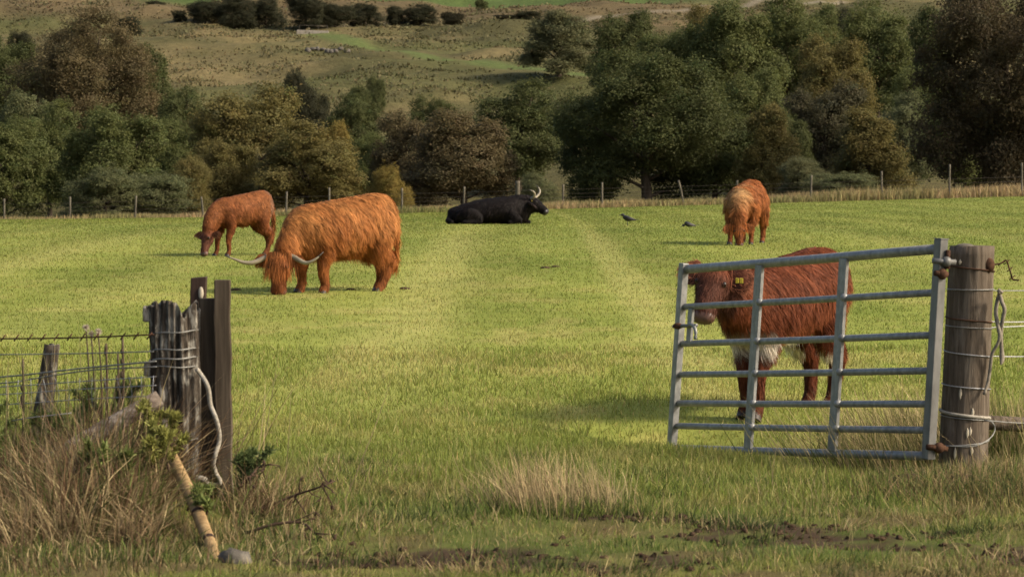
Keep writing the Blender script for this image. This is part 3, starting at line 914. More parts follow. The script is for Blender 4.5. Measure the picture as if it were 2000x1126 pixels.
    for s in (-1, 1):
        ez = S.get('ear', {})
        dp = ez.get('droop', .05)
        E = [H(s * .10, -.03, .035), H(s * .17, -.03, .04 + dp * .3), H(s * .24, -.02, .05 + dp * .8), H(s * .30, -.01, .06 + dp * 1.3)]
        er = np.array([.030, .055, .060, .012]) * hw * ez.get('size', 1)
        V_, F_ = loft(E, er, er * .25, Fv, 12, 4)
        ev = np.array(V_)
        ec = colour(ev, np.zeros_like(ev)) * ez.get('skin', .75)
        eo = mesh_np('ear', ev, F_, M_HIDE, root, ec, True)
        m = ez.get('n', 500)
        ii = rg.integers(0, len(ev), m)
        edir = nrm(E[-1] - E[0])
        dd = unit(edir[None] + rg.normal(0, .35, (m, 3)) + A * .3)
        el = ez.get('len', .06) * k * rg.uniform(.5, 1.2, m)
        ecc = np.array(ez.get('col', (.2, .07, .02))) * (1 + rg.normal(0, .2, (m, 1)))
        r3 = ribbons(ev[ii], dd, el, np.full(m, S['hw_strand']), unit(np.cross(dd, Fv[None])), np.tile(np.array([0, 0, -.4]), (m, 1)), 3, ecc * .7, np.clip(ecc * 1.3, 0, 1))
        ribbon_obj('ear_hair', [r3], M_FUR, eo)
        if 'tags' in S and s == S.get('tag_side', 1):
            for q in S['tags']:
                p = H(*q)
                q0 = p + Fv * .03 * k
                MB().add(*bar(q0 - np.array([0, 0, .017]), q0 + np.array([0, 0, .017]), .022, .004, Lv)).build('ear_tag', M_TAGS, eo, False, .002)
    for hn in S.get('horns', []):
        if hn[0] == 'head': P = [H(*q) for q in hn[1]]
        else: P = [np.array(q) * k for q in hn[1]]
        P = np.array(P); r = np.array(hn[2]) * k
        ho = MB().add(*loft(P, r, None, (0, 0, 1) if abs(nrm(P[-1] - P[0])[2]) < .8 else (1, 0, 0), 12, 5)).build('horn', M_HORN, root)
        Pc = catmull(np.hstack([P, r[:, None]]), 5)
        MB().add(*loft(Pc[-4:, :3], Pc[-4:, 3] + .0015, None, (0.2, 1, .1), 10, 1)).build('horn_tip', M_HORN_TIP, ho)
    for (fp, fr) in feet:
        p = np.array(fp)
        MB().add(*loft([p + (.0, 0, .05 * k), p + (.012 * k, 0, .0), p + (.02 * k, 0, -.012 * k)], [fr * .7, fr * .9, fr * .93], None, (1, 0, 0), 12, 2)).build('hoof', M_HOOF, root)
    if 'tail' in S:
        tp = np.array(S['tail'], float) * k
        tv, tf = loft(tp, np.linspace(.032, .018, len(tp)) * k, None, (1, 0, 0), 8, 4)
        tv = np.array(tv)
        to = mesh_np('tail', tv, tf, M_HIDE, root, np.tile(np.array(S['tailcol']) * .7, (len(tv), 1)), True)
        m = 700
        cen = catmull(tp, 8)
        ii = (len(cen) * (.25 + .74 * rg.random(m) ** .7)).astype(int)
        pp = cen[np.minimum(ii, len(cen) - 1)] + rg.normal(0, .012, (m, 3))
        dd = unit(np.array([0, 0, -1]) + rg.normal(0, .22, (m, 3)))
        tc = np.array(S['tailcol']) * (1 + rg.normal(0, .2, (m, 1)))
        ribbon_obj('tail_hair', [ribbons(pp, dd, .14 * k * rg.uniform(.5, 1.3, m), np.full(m, S['hw_strand'] * 1.2), unit(np.cross(dd, rg.normal(0, 1, (m, 3)))), np.zeros((m, 3)), 3, tc * .8, np.clip(tc * 1.2, 0, 1))], M_FUR, to)
    return root

TORSO = [(-.75, .91, .08, .14), (-.70, .90, .22, .26), (-.55, .88, .29, .315), (-.30, .83, .33, .33), (0, .785, .36, .335), (.25, .755, .33, .325), (.45, .75, .27, .31), (.60, .74, .21, .25), (.70, .73, .12, .16)]

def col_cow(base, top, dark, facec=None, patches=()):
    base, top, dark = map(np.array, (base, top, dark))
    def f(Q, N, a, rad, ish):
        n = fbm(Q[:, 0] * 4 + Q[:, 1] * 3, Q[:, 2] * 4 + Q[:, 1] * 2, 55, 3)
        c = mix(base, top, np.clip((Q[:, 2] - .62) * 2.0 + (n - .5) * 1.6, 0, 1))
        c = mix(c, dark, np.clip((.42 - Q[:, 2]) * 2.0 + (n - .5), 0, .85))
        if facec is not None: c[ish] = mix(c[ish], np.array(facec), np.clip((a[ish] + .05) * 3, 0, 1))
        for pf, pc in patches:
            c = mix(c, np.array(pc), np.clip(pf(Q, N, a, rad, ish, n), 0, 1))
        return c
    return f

# the big shaggy cow, grazing with her face to the camera
a = R(36); hd = math.pi + a
animal('highland_cow', 'large orange long horned cow grazing with its face towards the viewer', 'cow', 662, 32.9, hd, dict(
    seed=2, k=.985, voxel=.021, torso=TORSO, sx=.40, hx=-.55, legs=[('f', 1, -.10), ('f', -1, .02), ('h', 1, .14), ('h', -1, -.10)], legw=1.0, legz=.44,
    neck=[(.36, 0, .79, .22, .27), (.54, .02, .75, .165, .235), (.68, .05, .65, .13, .185), (.79, .09, .55, .11, .145), (.86, .11, .47, .095, .11)],
    poll=(.90, .12, .455), ha=(-.02, -.10, -1), hf=(-.10, -1, .10), hl=.45, hw=1.12,
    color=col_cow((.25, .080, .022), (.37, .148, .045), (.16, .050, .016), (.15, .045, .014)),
    hairs=80000, len=.10, leglen=.5, headlen=.05, lift=.24, hw_strand=.0065, tip=np.array([1.35, 1.5, 1.6]),
    lenf=lambda q, N, h: np.where((q[:, 0] > .62) & ~h, .85, 1.0) * np.where((q[:, 2] < .5) & (q[:, 0] > -.45) & (q[:, 0] < .3), 1.2, 1),
    forelock=dict(n=1100, len=.25, spread=.065, col=(.29, .10, .03)),
    ear=dict(size=1.15, n=420, len=.055, droop=.0, col=(.22, .07, .02)),
    horns=[('head', [(-.08, 0, -.01), (-.17, .0, .01), (-.30, .05, .075), (-.42, .08, .085), (-.55, .12, .045), (-.67, .12, .0)], [.034, .032, .028, .022, .013, .003]),
           ('head', [(.08, 0, -.01), (.17, .0, -.0), (.27, .06, .05), (.37, .10, .08), (.48, .12, .03), (.57, .10, -.06)], [.034, .032, .028, .022, .013, .003])],
    tail=[(-.72, 0, 1.02), (-.80, 0, .92), (-.83, 0, .7), (-.82, 0, .5), (-.80, 0, .32)], tailcol=(.33, .12, .03)))

# the calf grazing behind her
a = R(38); hd = math.pi + a
patch = [(lambda Q, N, a, rad, ish, n: ((Q[:, 0] < -.45) & (Q[:, 2] > .5)) * np.clip((n - .45) * 4, 0, .55), (.20, .12, .085))]
animal('highland_calf', 'red brown calf grazing at the left behind the large horned cow', 'calf', 470, 43.6, hd, dict(
    seed=3, k=.89, voxel=.021, torso=[(x * .82, z + .03, y * .80, h * .82) for x, z, y, h in TORSO], sx=.35, hx=-.47, legs=[('f', 1, -.02), ('f', -1, .06), ('h', 1, .10), ('h', -1, -.14)], legw=.8, legy=.8, lz=1.0,
    neck=[(.28, 0, .82, .19, .24), (.46, .02, .77, .15, .21), (.60, .05, .67, .13, .18), (.69, .08, .53, .11, .14), (.73, .10, .44, .09, .1)],
    poll=(.75, .12, .44), ha=(-.15, -.28, -1), hf=(-.55, -.75, .2), hl=.42, hw=1.0,
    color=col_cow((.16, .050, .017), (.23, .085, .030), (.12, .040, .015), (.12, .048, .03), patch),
    hairs=26000, len=.05, leglen=.6, headlen=.025, lift=.22, hw_strand=.0085,
    forelock=dict(n=120, len=.09, spread=.05, col=(.2, .07, .03)),
    ear=dict(size=1.0, n=260, len=.05, droop=-.02, col=(.24, .10, .05)),
    tail=[(-.59, 0, 1.00), (-.66, 0, .9), (-.68, 0, .7), (-.67, 0, .5), (-.64, .0, .34)], tailcol=(.20, .07, .02)))
# sheath tuft is part of the calf's outline, kept short by the coat

# the calf behind the gate
a = R(52); hd = math.pi + a
white = (.62, .52, .42)
patch = [(lambda Q, N, a, rad, ish, n: (Q[:, 0] > .36) * (~ish) * np.clip((.66 - Q[:, 2]) * 7, 0, 1) * np.clip((Q[:, 2] - .42) * 9, 0, 1) * (np.abs(Q[:, 1]) < .2), white),
         (lambda Q, N, a, rad, ish, n: (N[:, 2] < -.55) * (Q[:, 2] < .60) * (Q[:, 0] < .38) * (Q[:, 0] > -.45) * np.clip((Q[:, 2] - .38) * 12, 0, 1), white)]
animal('highland_calf', 'rich red calf with white chest standing behind the metal gate', 'calf', 1526, 18.35, hd, dict(
    seed=4, k=.93, voxel=.016, smooth=7, torso=[(x * .9, z + .045, y * .84, h * .84) for x, z, y, h in TORSO], sx=.38, hx=-.48, legs=[('f', 1, .02), ('f', -1, -.04), ('h', 1, .10), ('h', -1, -.06)], legw=.86, legy=.74, fy=.5, lz=1.0,
    neck=[(.32, 0, .82, .20, .25), (.50, .02, .85, .17, .23), (.66, .03, .90, .15, .20), (.75, .03, .95, .12, .15)],
    poll=(.82, .0, 1.03), ha=(-.30, -.52, -.80), hf=(-.25, -.90, .5), hl=.39, hw=1.22,
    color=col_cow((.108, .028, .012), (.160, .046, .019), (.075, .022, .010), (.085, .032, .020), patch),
    hairs=70000, len=.075, leglen=.5, headlen=.04, lift=.2, hw_strand=.0042, tip=np.array([1.3, 1.45, 1.5]),
    forelock=dict(n=350, len=.10, spread=.05, col=(.17, .06, .03)),
    ear=dict(size=1.6, n=800, len=.045, droop=-.06, col=(.22, .085, .045), skin=.4), tags=[(.20, -.02, .05), (.235, -.02, .045)], tag_side=1,
    tail=[(-.62, 0, 1.02), (-.70, 0, .94), (-.74, 0, .75), (-.74, 0, .52), (-.72, 0, .34)], tailcol=(.15, .04, .015)))

# the calf far right, head-on
hd = math.atan2(-.96, -.28)
patch = [(lambda Q, N, a, rad, ish, n: (~ish) * np.clip((Q[:, 2] - .60) * 3, 0, 1) * np.clip(Q[:, 0] * 2 + .2, 0, 1) * np.clip((.16 - Q[:, 1]) * 6 + (n - .5) * 3, 0, 1) * np.clip((n - .28) * 4, 0, .8), (.40, .24, .105))]
animal('highland_calf', 'shaggy calf grazing head on at the far right with pale mane', 'calf', 1456, 48.4, hd, dict(
    seed=5, k=.95, voxel=.022, torso=[(x, z + .02, y * .88, h * .92) for x, z, y, h in TORSO], sx=.40, hx=-.56, legs=[('f', 1, .02), ('f', -1, .06), ('h', 1, .0), ('h', -1, -.1)], legw=.9, legy=1.05,
    neck=[(.38, 0, .82, .22, .28), (.58, .0, .74, .18, .23), (.74, .02, .60, .14, .18), (.82, .04, .46, .11, .14), (.86, .05, .38, .09, .1)],
    poll=(.88, .05, .37), ha=(.05, -.15, -1), hf=(.05, -1, .1), hl=.38, hw=1.1,
    color=col_cow((.22, .072, .022), (.28, .095, .03), (.17, .054, .018), (.16, .052, .017), patch),
    hairs=22000, len=.10, leglen=.5, headlen=.035, lift=.3, hw_strand=.011,
    forelock=dict(n=260, len=.18, spread=.06, col=(.26, .08, .02)),
    ear=dict(size=1.2, n=260, len=.07, droop=.0, col=(.26, .09, .03)),
    tail=[(-.72, 0, 1.02), (-.79, .03, 1.06), (-.85, .05, .95), (-.85, .05, .7), (-.83, .03, .45)], tailcol=(.5, .3, .13)))

# the black bull lying down
BT = [(-1.02, .18, .06, .08), (-.98, .18, .2, .17), (-.80, .21, .34, .21), (-.55, .25, .40, .25), (-.25, .29, .43, .29), (.1, .31, .44, .32), (.4, .33, .42, .33), (.65, .35, .34, .33), (.82, .35, .24, .28), (.92, .36, .1, .16)]
root = animal('highland_bull', 'black horned bull lying on the grass facing right', 'bull', 958, 67.0, 0.0, dict(
    seed=6, k=1.0, voxel=.025, torso=BT,
    extra=[[(-.75, -.34, .20, .10, .14), (-.50, -.44, .22, .12, .17), (-.30, -.46, .16, .09, .12), (-.22, -.50, .07, .06, .07), (-.50, -.54, .05, .05, .05), (-.66, -.54, .05, .05, .05)],
           [(.45, -.34, .26, .12, .16), (.66, -.38, .12, .08, .09), (.74, -.38, .06, .07, .06), (.55, -.40, .05, .05, .05), (.42, -.42, .05, .05, .05)],
           [(.45, .34, .26, .12, .16), (.70, .34, .12, .08, .09), (.86, .34, .06, .06, .05), (.96, .34, .05, .05, .05)],
           [(-.95, -.1, .14, .08, .08), (-1.0, -.3, .09, .06, .06), (-.9, -.5, .05, .05, .05)]],
    neck=[(.55, 0, .38, .30, .31), (.74, 0, .42, .26, .29), (.90, 0, .46, .21, .24), (1.02, -.01, .49, .16, .18)],
    poll=(.96, -.02, .555), ha=(.80, -.12, -.58), hf=(.5, -.10, .85), hl=.50, hw=1.32, muzzle_mat=M_NOSE_DARK, lid=M_LID_DARK,
    color=col_cow((.0075, .0055, .005), (.012, .0085, .0075), (.006, .005, .0045)), legz=.0, sink=.0,
    hairs=20000, len=.085, leglen=.8, headlen=.04, lift=.2, hw_strand=.013, tip=np.array([1.5, 1.35, 1.3]),
    forelock=dict(n=160, len=.16, spread=.05, col=(.018, .013, .011)),
    ear=dict(size=1.1, n=160, len=.06, droop=.08, col=(.05, .035, .03)), tags=[(-.17, -.0, .05)], tag_side=-1,
    horns=[('xyz', [(.95, -.10, .58), (1.03, -.16, .64), (1.05, -.22, .72), (1.01, -.26, .78), (.90, -.27, .815)], [.036, .034, .029, .020, .005]),
           ('xyz', [(1.02, .08, .60), (1.10, .14, .65), (1.17, .2, .73), (1.17, .24, .83), (1.09, .26, .93)], [.036, .034, .029, .020, .005])]))

# ------------------------------------------------------------------ crows
M_FEATHER = mat_plain('black_feather', (.022, .021, .024), .5, .3)
M_FEATHER_GREY = mat_plain('grey_feather', (.09, .085, .085), .6, .2)
M_BEAK = mat_plain('beak', (.03, .03, .03), .35, .4)
def crow(label, px, d, k, crouch):
    X = (px - CXP) * d / FPX
    r = thing('crow', label, 'bird', (X, d, ground_z(X, d)), math.pi, 'crows on the pasture')
    z0 = .14 if not crouch else .05
    tilt = -.06 if not crouch else -.03
    MB().add(*loft([(.10 * k, 0, (z0 + .075) * k), (.06 * k, 0, (z0 + .05) * k), (0, 0, (z0 + .02) * k), (-.08 * k, 0, (z0 + .005) * k), (-.15 * k, 0, (z0 + .005) * k)], np.array([.03, .05, .062, .045, .015]) * k, np.array([.035, .055, .062, .04, .012]) * k, (0, 0, 1), 12, 4)).build('body', M_FEATHER, r)
    hz = z0 + (.105 if not crouch else .0); hx = .115 if not crouch else .13
    h = MB().add(*ellipsoid((hx * k, 0, hz * k), (.042 * k, .034 * k, .034 * k))).build('head', M_FEATHER, r)
    MB().add(*loft([((hx + .03) * k, 0, hz * k), ((hx + .06) * k, 0, (hz - .004 - .03 * crouch) * k), ((hx + .09) * k, 0, (hz - .012 - .05 * crouch) * k)], np.array([.012, .009, .002]) * k, None, (0, 0, 1), 8, 2)).build('beak', M_BEAK, h)
    for s in (-1, 1):
        MB().add(*loft([(.06 * k, s * .045 * k, (z0 + .055) * k), (-.02 * k, s * .058 * k, (z0 + .03) * k), (-.12 * k, s * .035 * k, (z0 + .0) * k), (-.19 * k, s * .015 * k, (z0 + tilt * .2) * k)], np.array([.012, .014, .01, .004]) * k, np.array([.025, .04, .03, .008]) * k, (0, 0, 1), 10, 3)).build('wing', M_FEATHER_GREY if crouch else M_FEATHER, r)
        if not crouch:
            MB().add(*tube([(0.0, s * .025 * k, .10 * k), (.01 * k, s * .025 * k, .05 * k), (0, s * .025 * k, .0)], .007 * k, 6)).build('leg', M_BEAK, r)
    MB().add(*loft([(-.12 * k, 0, (z0 + .005) * k), (-.2 * k, 0, (z0 - .0) * k), (-.27 * k, 0, (z0 + .005) * k)], np.array([.03, .035, .028]) * k, np.array([.012, .008, .004]) * k, (0, 0, 1), 8, 2)).build('tail', M_FEATHER, r)
crow('black crow walking upright on the grass right of the bull', 1226, 64.5, 1.0, False)
crow('black crow crouched low in the grass nearest the far right calf', 1345, 62.5, .85, True)

# ------------------------------------------------------------------ metal gate
M_STEEL = mat_noise('galvanised_steel', [(.25, (.13, .13, .125)), (.5, (.215, .215, .205)), (.75, (.33, .325, .31))], 26, .5, .45, stretch=(1, 1, .6), bstr=.08, bdist=.002, metallic=.35)
M_STEEL_D = mat_noise('dull_steel', [(.3, (.10, .098, .092)), (.7, (.24, .235, .22))], 10, .55, .4, stretch=(1, 1, .4), bstr=.1, bdist=.002, metallic=.45)
M_RUST = mat_noise('rust', [(.3, (.035, .020, .013)), (.7, (.11, .055, .032))], 40, .9, .1, bstr=.5, bdist=.003)
HT, HB = at(1838, 472, 15.0), at(1813, 896, 15.0)
FT, FB = at(1339, 514, 17.4), at(1315, 880, 17.4)
gate = thing('field_gate', 'galvanised seven bar metal gate standing open into the field', 'gate', HB)
def G(u, v):
    """point on the gate: u from hinge to free end, v from top to bottom"""
    return local(gate, (HT * (1 - u) + FT * u) * (1 - v) + (HB * (1 - u) + FB * u) * v)
def proj(p):
    p = Vector(p) - Vector((0, 0, CAM_H)); f = Vector((0, math.cos(PITCH), -math.sin(PITCH))); uu = Vector((0, math.sin(PITCH), math.cos(PITCH)))
    z = p.dot(f); return CXP + FPX * p.x / z, CYP - FPX * p.dot(uu) / z
def find_u(px):
    lo, hi = 0.0, 1.0
    for _ in range(40):
        m = (lo + hi) / 2
        if proj(HT * (1 - m) + FT * m)[0] > px: lo = m
        else: hi = m
    return lo
gn = (FT - HT).cross(HB - HT).normalized()
if gn.y > 0: gn = -gn
gd = (FT - HT).normalized()
RV = [.032, .232, .428, .592, .745, .866, .985]
RR = [.027, .0195, .0195, .0195, .0195, .0195, .024]
for v, r in zip(RV, RR):
    MB().add(*tube([G(.012, v), G(.5, v + .002), G(.99, v)], r, 12, 3)).build('rail', M_STEEL, gate)
MB().add(*bar(G(.0, -.012), G(.0, 1.0), .062, .05, gd)).build('hinge_stile', M_STEEL_D, gate, False, .004)
MB().add(*bar(G(.0, -.012), G(.0, -.016), .068, .056, gd)).build('stile_cap', M_STEEL_D, gate, False)
for u in (1.0,):
    MB().add(*bar(G(u, .0) + gn * .012, G(u, .985) + gn * .012, .055, .045, gd)).build('end_stile', M_STEEL, gate, False, .004)
for px in (1655, 1490):
    u = find_u(px)
    MB().add(*bar(G(u, .045) + gn * .018, G(u, .975) + gn * .018, .075, .022, gd)).build('upright', M_STEEL, gate, False, .003)
    for v, r in zip(RV[1:-1], RR[1:-1]):
        MB().add(*ellipsoid(G(u - .011, v) + gn * .02, (.024, .02, .024), 10, 7)).build('weld_collar', M_STEEL, gate)
u = find_u(1359)
MB().add(*bar(G(u, .245) + gn * .01, G(u, .42) + gn * .01, .05, .02, gd)).build('latch_plate', M_STEEL, gate, False, .003)
MB().add(*tube([G(1.022, .335) + gn * .02, G(1.0, .335) + gn * .03, G(u - .04, .335) + gn * .03], .012, 10, 2)).build('latch_bolt', M_STEEL_D, gate)
MB().add(*ellipsoid(G(.988, .335) + gn * .045, (.032, .025, .02), 10, 7)).build('latch_spring', M_RUST, gate)
MB().add(*tube([G(u - .01, .325) + gn * .035, G(u - .035, .34) + gn * .04, G(u - .045, .37) + gn * .04, G(u - .045, .41) + gn * .04], .011, 8, 4)).build('latch_handle', M_STEEL, gate)

# ------------------------------------------------------------------ gate post
M_POST = mat_noise('weathered_gate_post', [(.25, (.045, .034, .024)), (.5, (.105, .082, .060)), (.75, (.185, .150, .115))], 32, .92, .1, stretch=(1, 1, .10), bstr=1.0, bdist=.012, dist=.6)
M_SPLINTER = mat_plain('bare_wood', (.42, .37, .28), .8, .1)
M_SILVERWIRE = mat_plain('bright_wire', (.22, .215, .195), .5, .4, .3)
M_ROPE = mat_noise('pale_rope', [(.3, (.20, .18, .145)), (.7, (.40, .365, .30))], 60, .9, .1, bstr=.6, bdist=.002)
M_OLDROPE = mat_noise('old_rope', [(.3, (.13, .11, .085)), (.7, (.30, .26, .2))], 60, .9, .1, bstr=.6, bdist=.002)
PB, PT = at(1876, 925, 15.12), at(1899, 480, 15.12)
gp = thing('gate_post', 'thick round wooden post carrying the metal gate', 'post', PB)
def rough_post(p0, p1, r0, r1, seed, n=28, rows=30, amp=.06, jag=.0, groove=()):
    p0, p1 = Vector(p0), Vector(p1); V = []; F = []
    ax = (p1 - p0)
    for i in range(rows + 1):
        t = i / rows; c = p0 + ax * t; r = r0 * (1 - t) + r1 * t
        for k in range(n):
            th = 2 * math.pi * k / n
            q = 1 + amp * 2 * (float(fbm(math.cos(th) * 2.2 + 5, math.sin(th) * 2.2 + t * 1.5, seed, 3)) - .5) + amp * .8 * (float(vnoise(th * 6, t * 3, seed + 5)) - .5)
            for (gth, gw, gdp) in groove:
                dd = math.atan2(math.sin(th - gth), math.cos(th - gth)); q -= gdp * math.exp(-(dd / gw) ** 2)
            z = jag * (float(vnoise(th * 2.5, seed * 1.0, seed + 9)) - .6) * max(0, t - .75) * 4
            V.append(c + Vector((math.cos(th) * r * q, math.sin(th) * r * q, z)))
    for i in range(rows):
        for k in range(n):
            F.append((i * n + k, i * n + (k + 1) % n, (i + 1) * n + (k + 1) % n, (i + 1) * n + k))
    V.append(p1 + Vector((0, 0, .004 - jag * .5))); b = rows * n
    for k in range(n): F.append((b + k, b + (k + 1) % n, len(V) - 1))
    return V, F
pl = [local(gp, PB - Vector((0, 0, .25))), local(gp, PT)]
MB().add(*rough_post(pl[0], pl[1], .132, .116, 3, amp=.07)).build('shaft', M_POST, gp)
MB().add(*ellipsoid(pl[1] + Vector((-.045, -.03, -.005)), (.055, .05, .02), 10, 6)).build('cap_remnant', M_GREY, gp)
def on_post(t, ang, off=.004):
    c = pl[0] * (1 - t) + pl[1] * t; r = (.132 * (1 - t) + .116 * t) * 1.02 + off
    return c + Vector((math.sin(ang) * r, -math.cos(ang) * r, 0))
def tz(py):
    return (at(1880, py, 15.0).z - PB.z + .25) / (PT.z - PB.z + .25)
# wires wound round the post
for py, tilt, m_, r in ((525, .012, M_RUST, .004), (566, .0, M_SILVERWIRE, .0035), (626, .01, M_RUST, .004), (640, .006, M_SILVERWIRE, .003), (693, .012, M_WIRE, .0035), (757, .01, M_WIRE, .0035), (812, .014, M_ROPE, .010), (818, .01, M_SILVERWIRE, .003), (868, -.012, M_SILVERWIRE, .004)):
    t = tz(py)
    P = [on_post(t - tilt * 1.0 * a_ / 1.5, a_, .004) for a_ in np.linspace(-1.7, 1.7, 11)]
    MB().add(*tube(P, r, 6, 2)).build('wire_wrap' if m_ is not M_ROPE else 'rope_wrap', m_, gp)
for (px, py, hh) in ((1868, 768, .07), (1893, 805, .05), (1882, 845, .06), (1888, 842, .05), (1858, 885, .07), (1891, 880, .05), (1866, 512, .03)):
    t = tz(py); c = pl[0] * (1 - t) + pl[1] * t
    dx = (px - proj(gp.location + c)[0]) * 15 / FPX
    ang = math.asin(max(-.95, min(.95, dx / .135)))
    p = on_post(t, ang, -.001)
    MB().add(*loft([p + Vector((0, 0, hh / 2)), p, p - Vector((.003, 0, hh / 2))], [.001, .009, .001], [.001, .005, .001], (0, 1, 0), 8, 3)).build('bark_scar', M_SPLINTER, gp)
k0 = on_post(tz(518), .75, .0)
MB().add(*ellipsoid(k0, (.03, .02, .04), 10, 7)).build('rusty_bracket', M_RUST, gp)
# hinges joining gate and post
for py, px0, px1 in ((509, 1822, 1866), (533, 1826, 1850), (872, 1810, 1850)):
    q0, q1 = local(gate, at(px0, py, 14.95)), local(gate, at(px1, py + 3, 14.98))
    h = MB().add(*tube([q0, q1], .016, 10, 2)).build('hinge', M_RUST if py != 509 else M_STEEL_D, gate)
    MB().add(*ellipsoid(q0 * .4 + q1 * .6, (.03, .028, .03), 10, 7)).build('hinge_nut', M_STEEL_D if py == 509 else M_RUST, h)
MB().add(*tube([local(gate, at(1852, 488, 14.97)), local(gate, at(1851, 525, 14.97))], .012, 8, 1)).build('hinge_pin', M_RUST, gate)
# loose loop of old rope beside the post
orp = thing('rope_loop', 'twisted old rope looped beside the round gate post', 'rope', at(1922, 770, 15.0))
pts = [(1922, 770), (1930, 745), (1934, 718), (1938, 690), (1948, 672), (1953, 655), (1949, 635), (1945, 610), (1948, 588), (1952, 575), (1957, 590), (1962, 605), (1958, 625), (1955, 650), (1956, 680), (1957, 700), (1955, 712)]
MB().add(*tube([local(orp, at(px, py, 14.98 + .02 * math.sin(i))) for i, (px, py) in enumerate(pts)], [.009] * 5 + [.011] * 10 + [.014, .004], 8, 4)).build('rope', M_OLDROPE, orp)
MB().add(*tube([local(orp, at(1952, 574, 14.97)), local(orp, at(1951, 566, 14.96)), local(orp, at(1957, 571, 14.97))], .01, 8, 3)).build('knot', M_OLDROPE, orp)
# wire fence running off to the right
rf = thing('wire_fence', 'slack wire strands with a dark wooden rail right of the gate post', 'fence', at(1925, 925, 15.2))
for (y0, y1, m_) in ((566, 563, M_SILVERWIRE), (627, 624, M_WIRE), (640, 628, M_WIRE), (694, 692, M_WIRE), (758, 756, M_WIRE)):
    P = [local(rf, at(1915, y0, 15.2)), local(rf, at(1990, (y0 + y1) / 2 + 3, 15.3)), local(rf, at(2200, y1, 15.8)), local(rf, at(2300, y1 - 2, 15.95)), local(rf, at(3400, y1 - 4, 18))]
    MB().add(*tube(P, .0032, 6, 4)).build('wire', m_, rf)
P = [(1938, 517), (1955, 514), (1965, 508), (1970, 520), (1974, 532), (1978, 545), (1990, 547)]
MB().add(*tube([local(rf, at(px, py, 15.1 + .03 * (i % 2))) for i, (px, py) in enumerate(P)], .005, 6, 3)).build('broken_barbed_wire', M_RUST, rf)
for (px, py) in ((1955, 514), (1966, 512), (1972, 526), (1977, 542)):
    c = local(rf, at(px, py, 15.1))
    MB().add(*tube([c + Vector((-.016, 0, -.012)), c, c + Vector((.016, 0, .014))], .003, 5, 1)).build('barb', M_RUST, rf)
MB().add(*rough_post(local(rf, at(1905, 825, 15.25)), local(rf, at(2140, 852, 15.6)), .045, .042, 17, 12, 8, .05)).build('lower_rail', M_POST, rf)
# (rail is swept horizontally: replace the ring plane)
_o = rf.children[-1]
COL.objects.unlink(_o); bpy.data.objects.remove(_o)
for _px, _d in ((2330, 15.95), (3400, 18.05)):
    _p = at(_px, 560, _d); _g = ground_z(_p.x, _d)
    MB().add(*rough_post(local(rf, (_p.x, _d, _g - .2)), local(rf, (_p.x + .02, _d, _g + 1.05)), .06, .055, 19, 20, 14, .08)).build('post', M_POST, rf)
_a, _b = local(rf, at(1912, 823, 15.22)), local(rf, at(2300, 862, 15.9))
MB().add(*loft([_a, _a * .6 + _b * .4 + Vector((0, 0, .012)), _b], [.046, .05, .045], [.04, .044, .04], (0, 0, 1), 10, 4)).build('lower_rail', M_POST, rf)
MB().add(*tube([local(rf, at(1848, 870, 14.93)), local(rf, at(1900, 871, 14.9)), local(rf, at(1930, 858, 14.95)), local(rf, at(1943, 840, 15.0)), local(rf, at(1938, 824, 15.0)), local(rf, at(1925, 820, 15.05)), local(rf, at(2000, 826, 15.3)), local(rf, at(2300, 840, 15.9))], .0035, 6, 5)).build('tie_wire', M_SILVERWIRE, rf)

# ------------------------------------------------------------------ left gateway posts
M_OLD = mat_noise('rotten_post', [(.28, (.022, .017, .013)), (.48, (.065, .052, .040)), (.60, (.115, .098, .078)), (.70, (.32, .295, .25))], 30, .95, .05, stretch=(1, 1, .16), bstr=1.0, bdist=.02, dist=1.0)
def add_patches(m_, scale, lo, hi, c, stretch=(1, 1, .6)):
    t = m_.node_tree; b = t.nodes['Principled BSDF']; l = b.inputs['Base Color'].links[0]; src = l.from_socket
    f, _ = noise_ramp(t, scale, [(lo, (0, 0, 0)), (hi, (1, 1, 1))], stretch=stretch, detail=5, rough=.65)
    mx = nd(t, 'ShaderNodeMix'); mx.data_type = 'RGBA'
    t.links.new(f, mx.inputs[0]); t.links.new(src, mx.inputs[6]); mx.inputs[7].default_value = (*c, 1)
    t.links.new(mx.outputs[2], b.inputs['Base Color'])
add_patches(M_OLD, 22, .52, .62, (.30, .28, .235), (1, 1, .35))
add_patches(M_POST, 13, .56, .8, (.20, .17, .135), (1, 1, .2))
M_PLANK = mat_noise('brown_plank', [(.28, (.034, .025, .017)), (.55, (.080, .062, .044)), (.8, (.150, .122, .090))], 34, .9, .1, stretch=(1, 1, .06), bstr=.5, bdist=.006, dist=.4)
M_DPLANK = mat_noise('dark_plank', [(.28, (.020, .011, .008)), (.7, (.060, .036, .026))], 30, .7, .2, stretch=(1, 1, .08), bstr=.4, bdist=.006)
DL = 12.6
ob = at(350, 1000, DL); ob.z = ground_z(ob.x, DL) - .02
op = thing('old_gate_post', 'rotten split dark gate post with pale lichen on the left', 'post', ob)
zt = at(340, 590, DL).z
gr = [(-2.0, .10, .16), (-1.45, .09, .34), (-.9, .10, .14), (-2.5, .1, .15), (.3, .2, .25), (1.5, .25, .2), (-1.72, .06, .1), (-1.15, .07, .1)]
c0 = local(op, at(352, 1000, DL)); c1 = local(op, at(345, 600, DL)); c0.z = -.2
MB().add(*rough_post(c0, c1, .096, .104, 5, 90, 70, .22, .10, gr)).build('core', M_OLD, op)
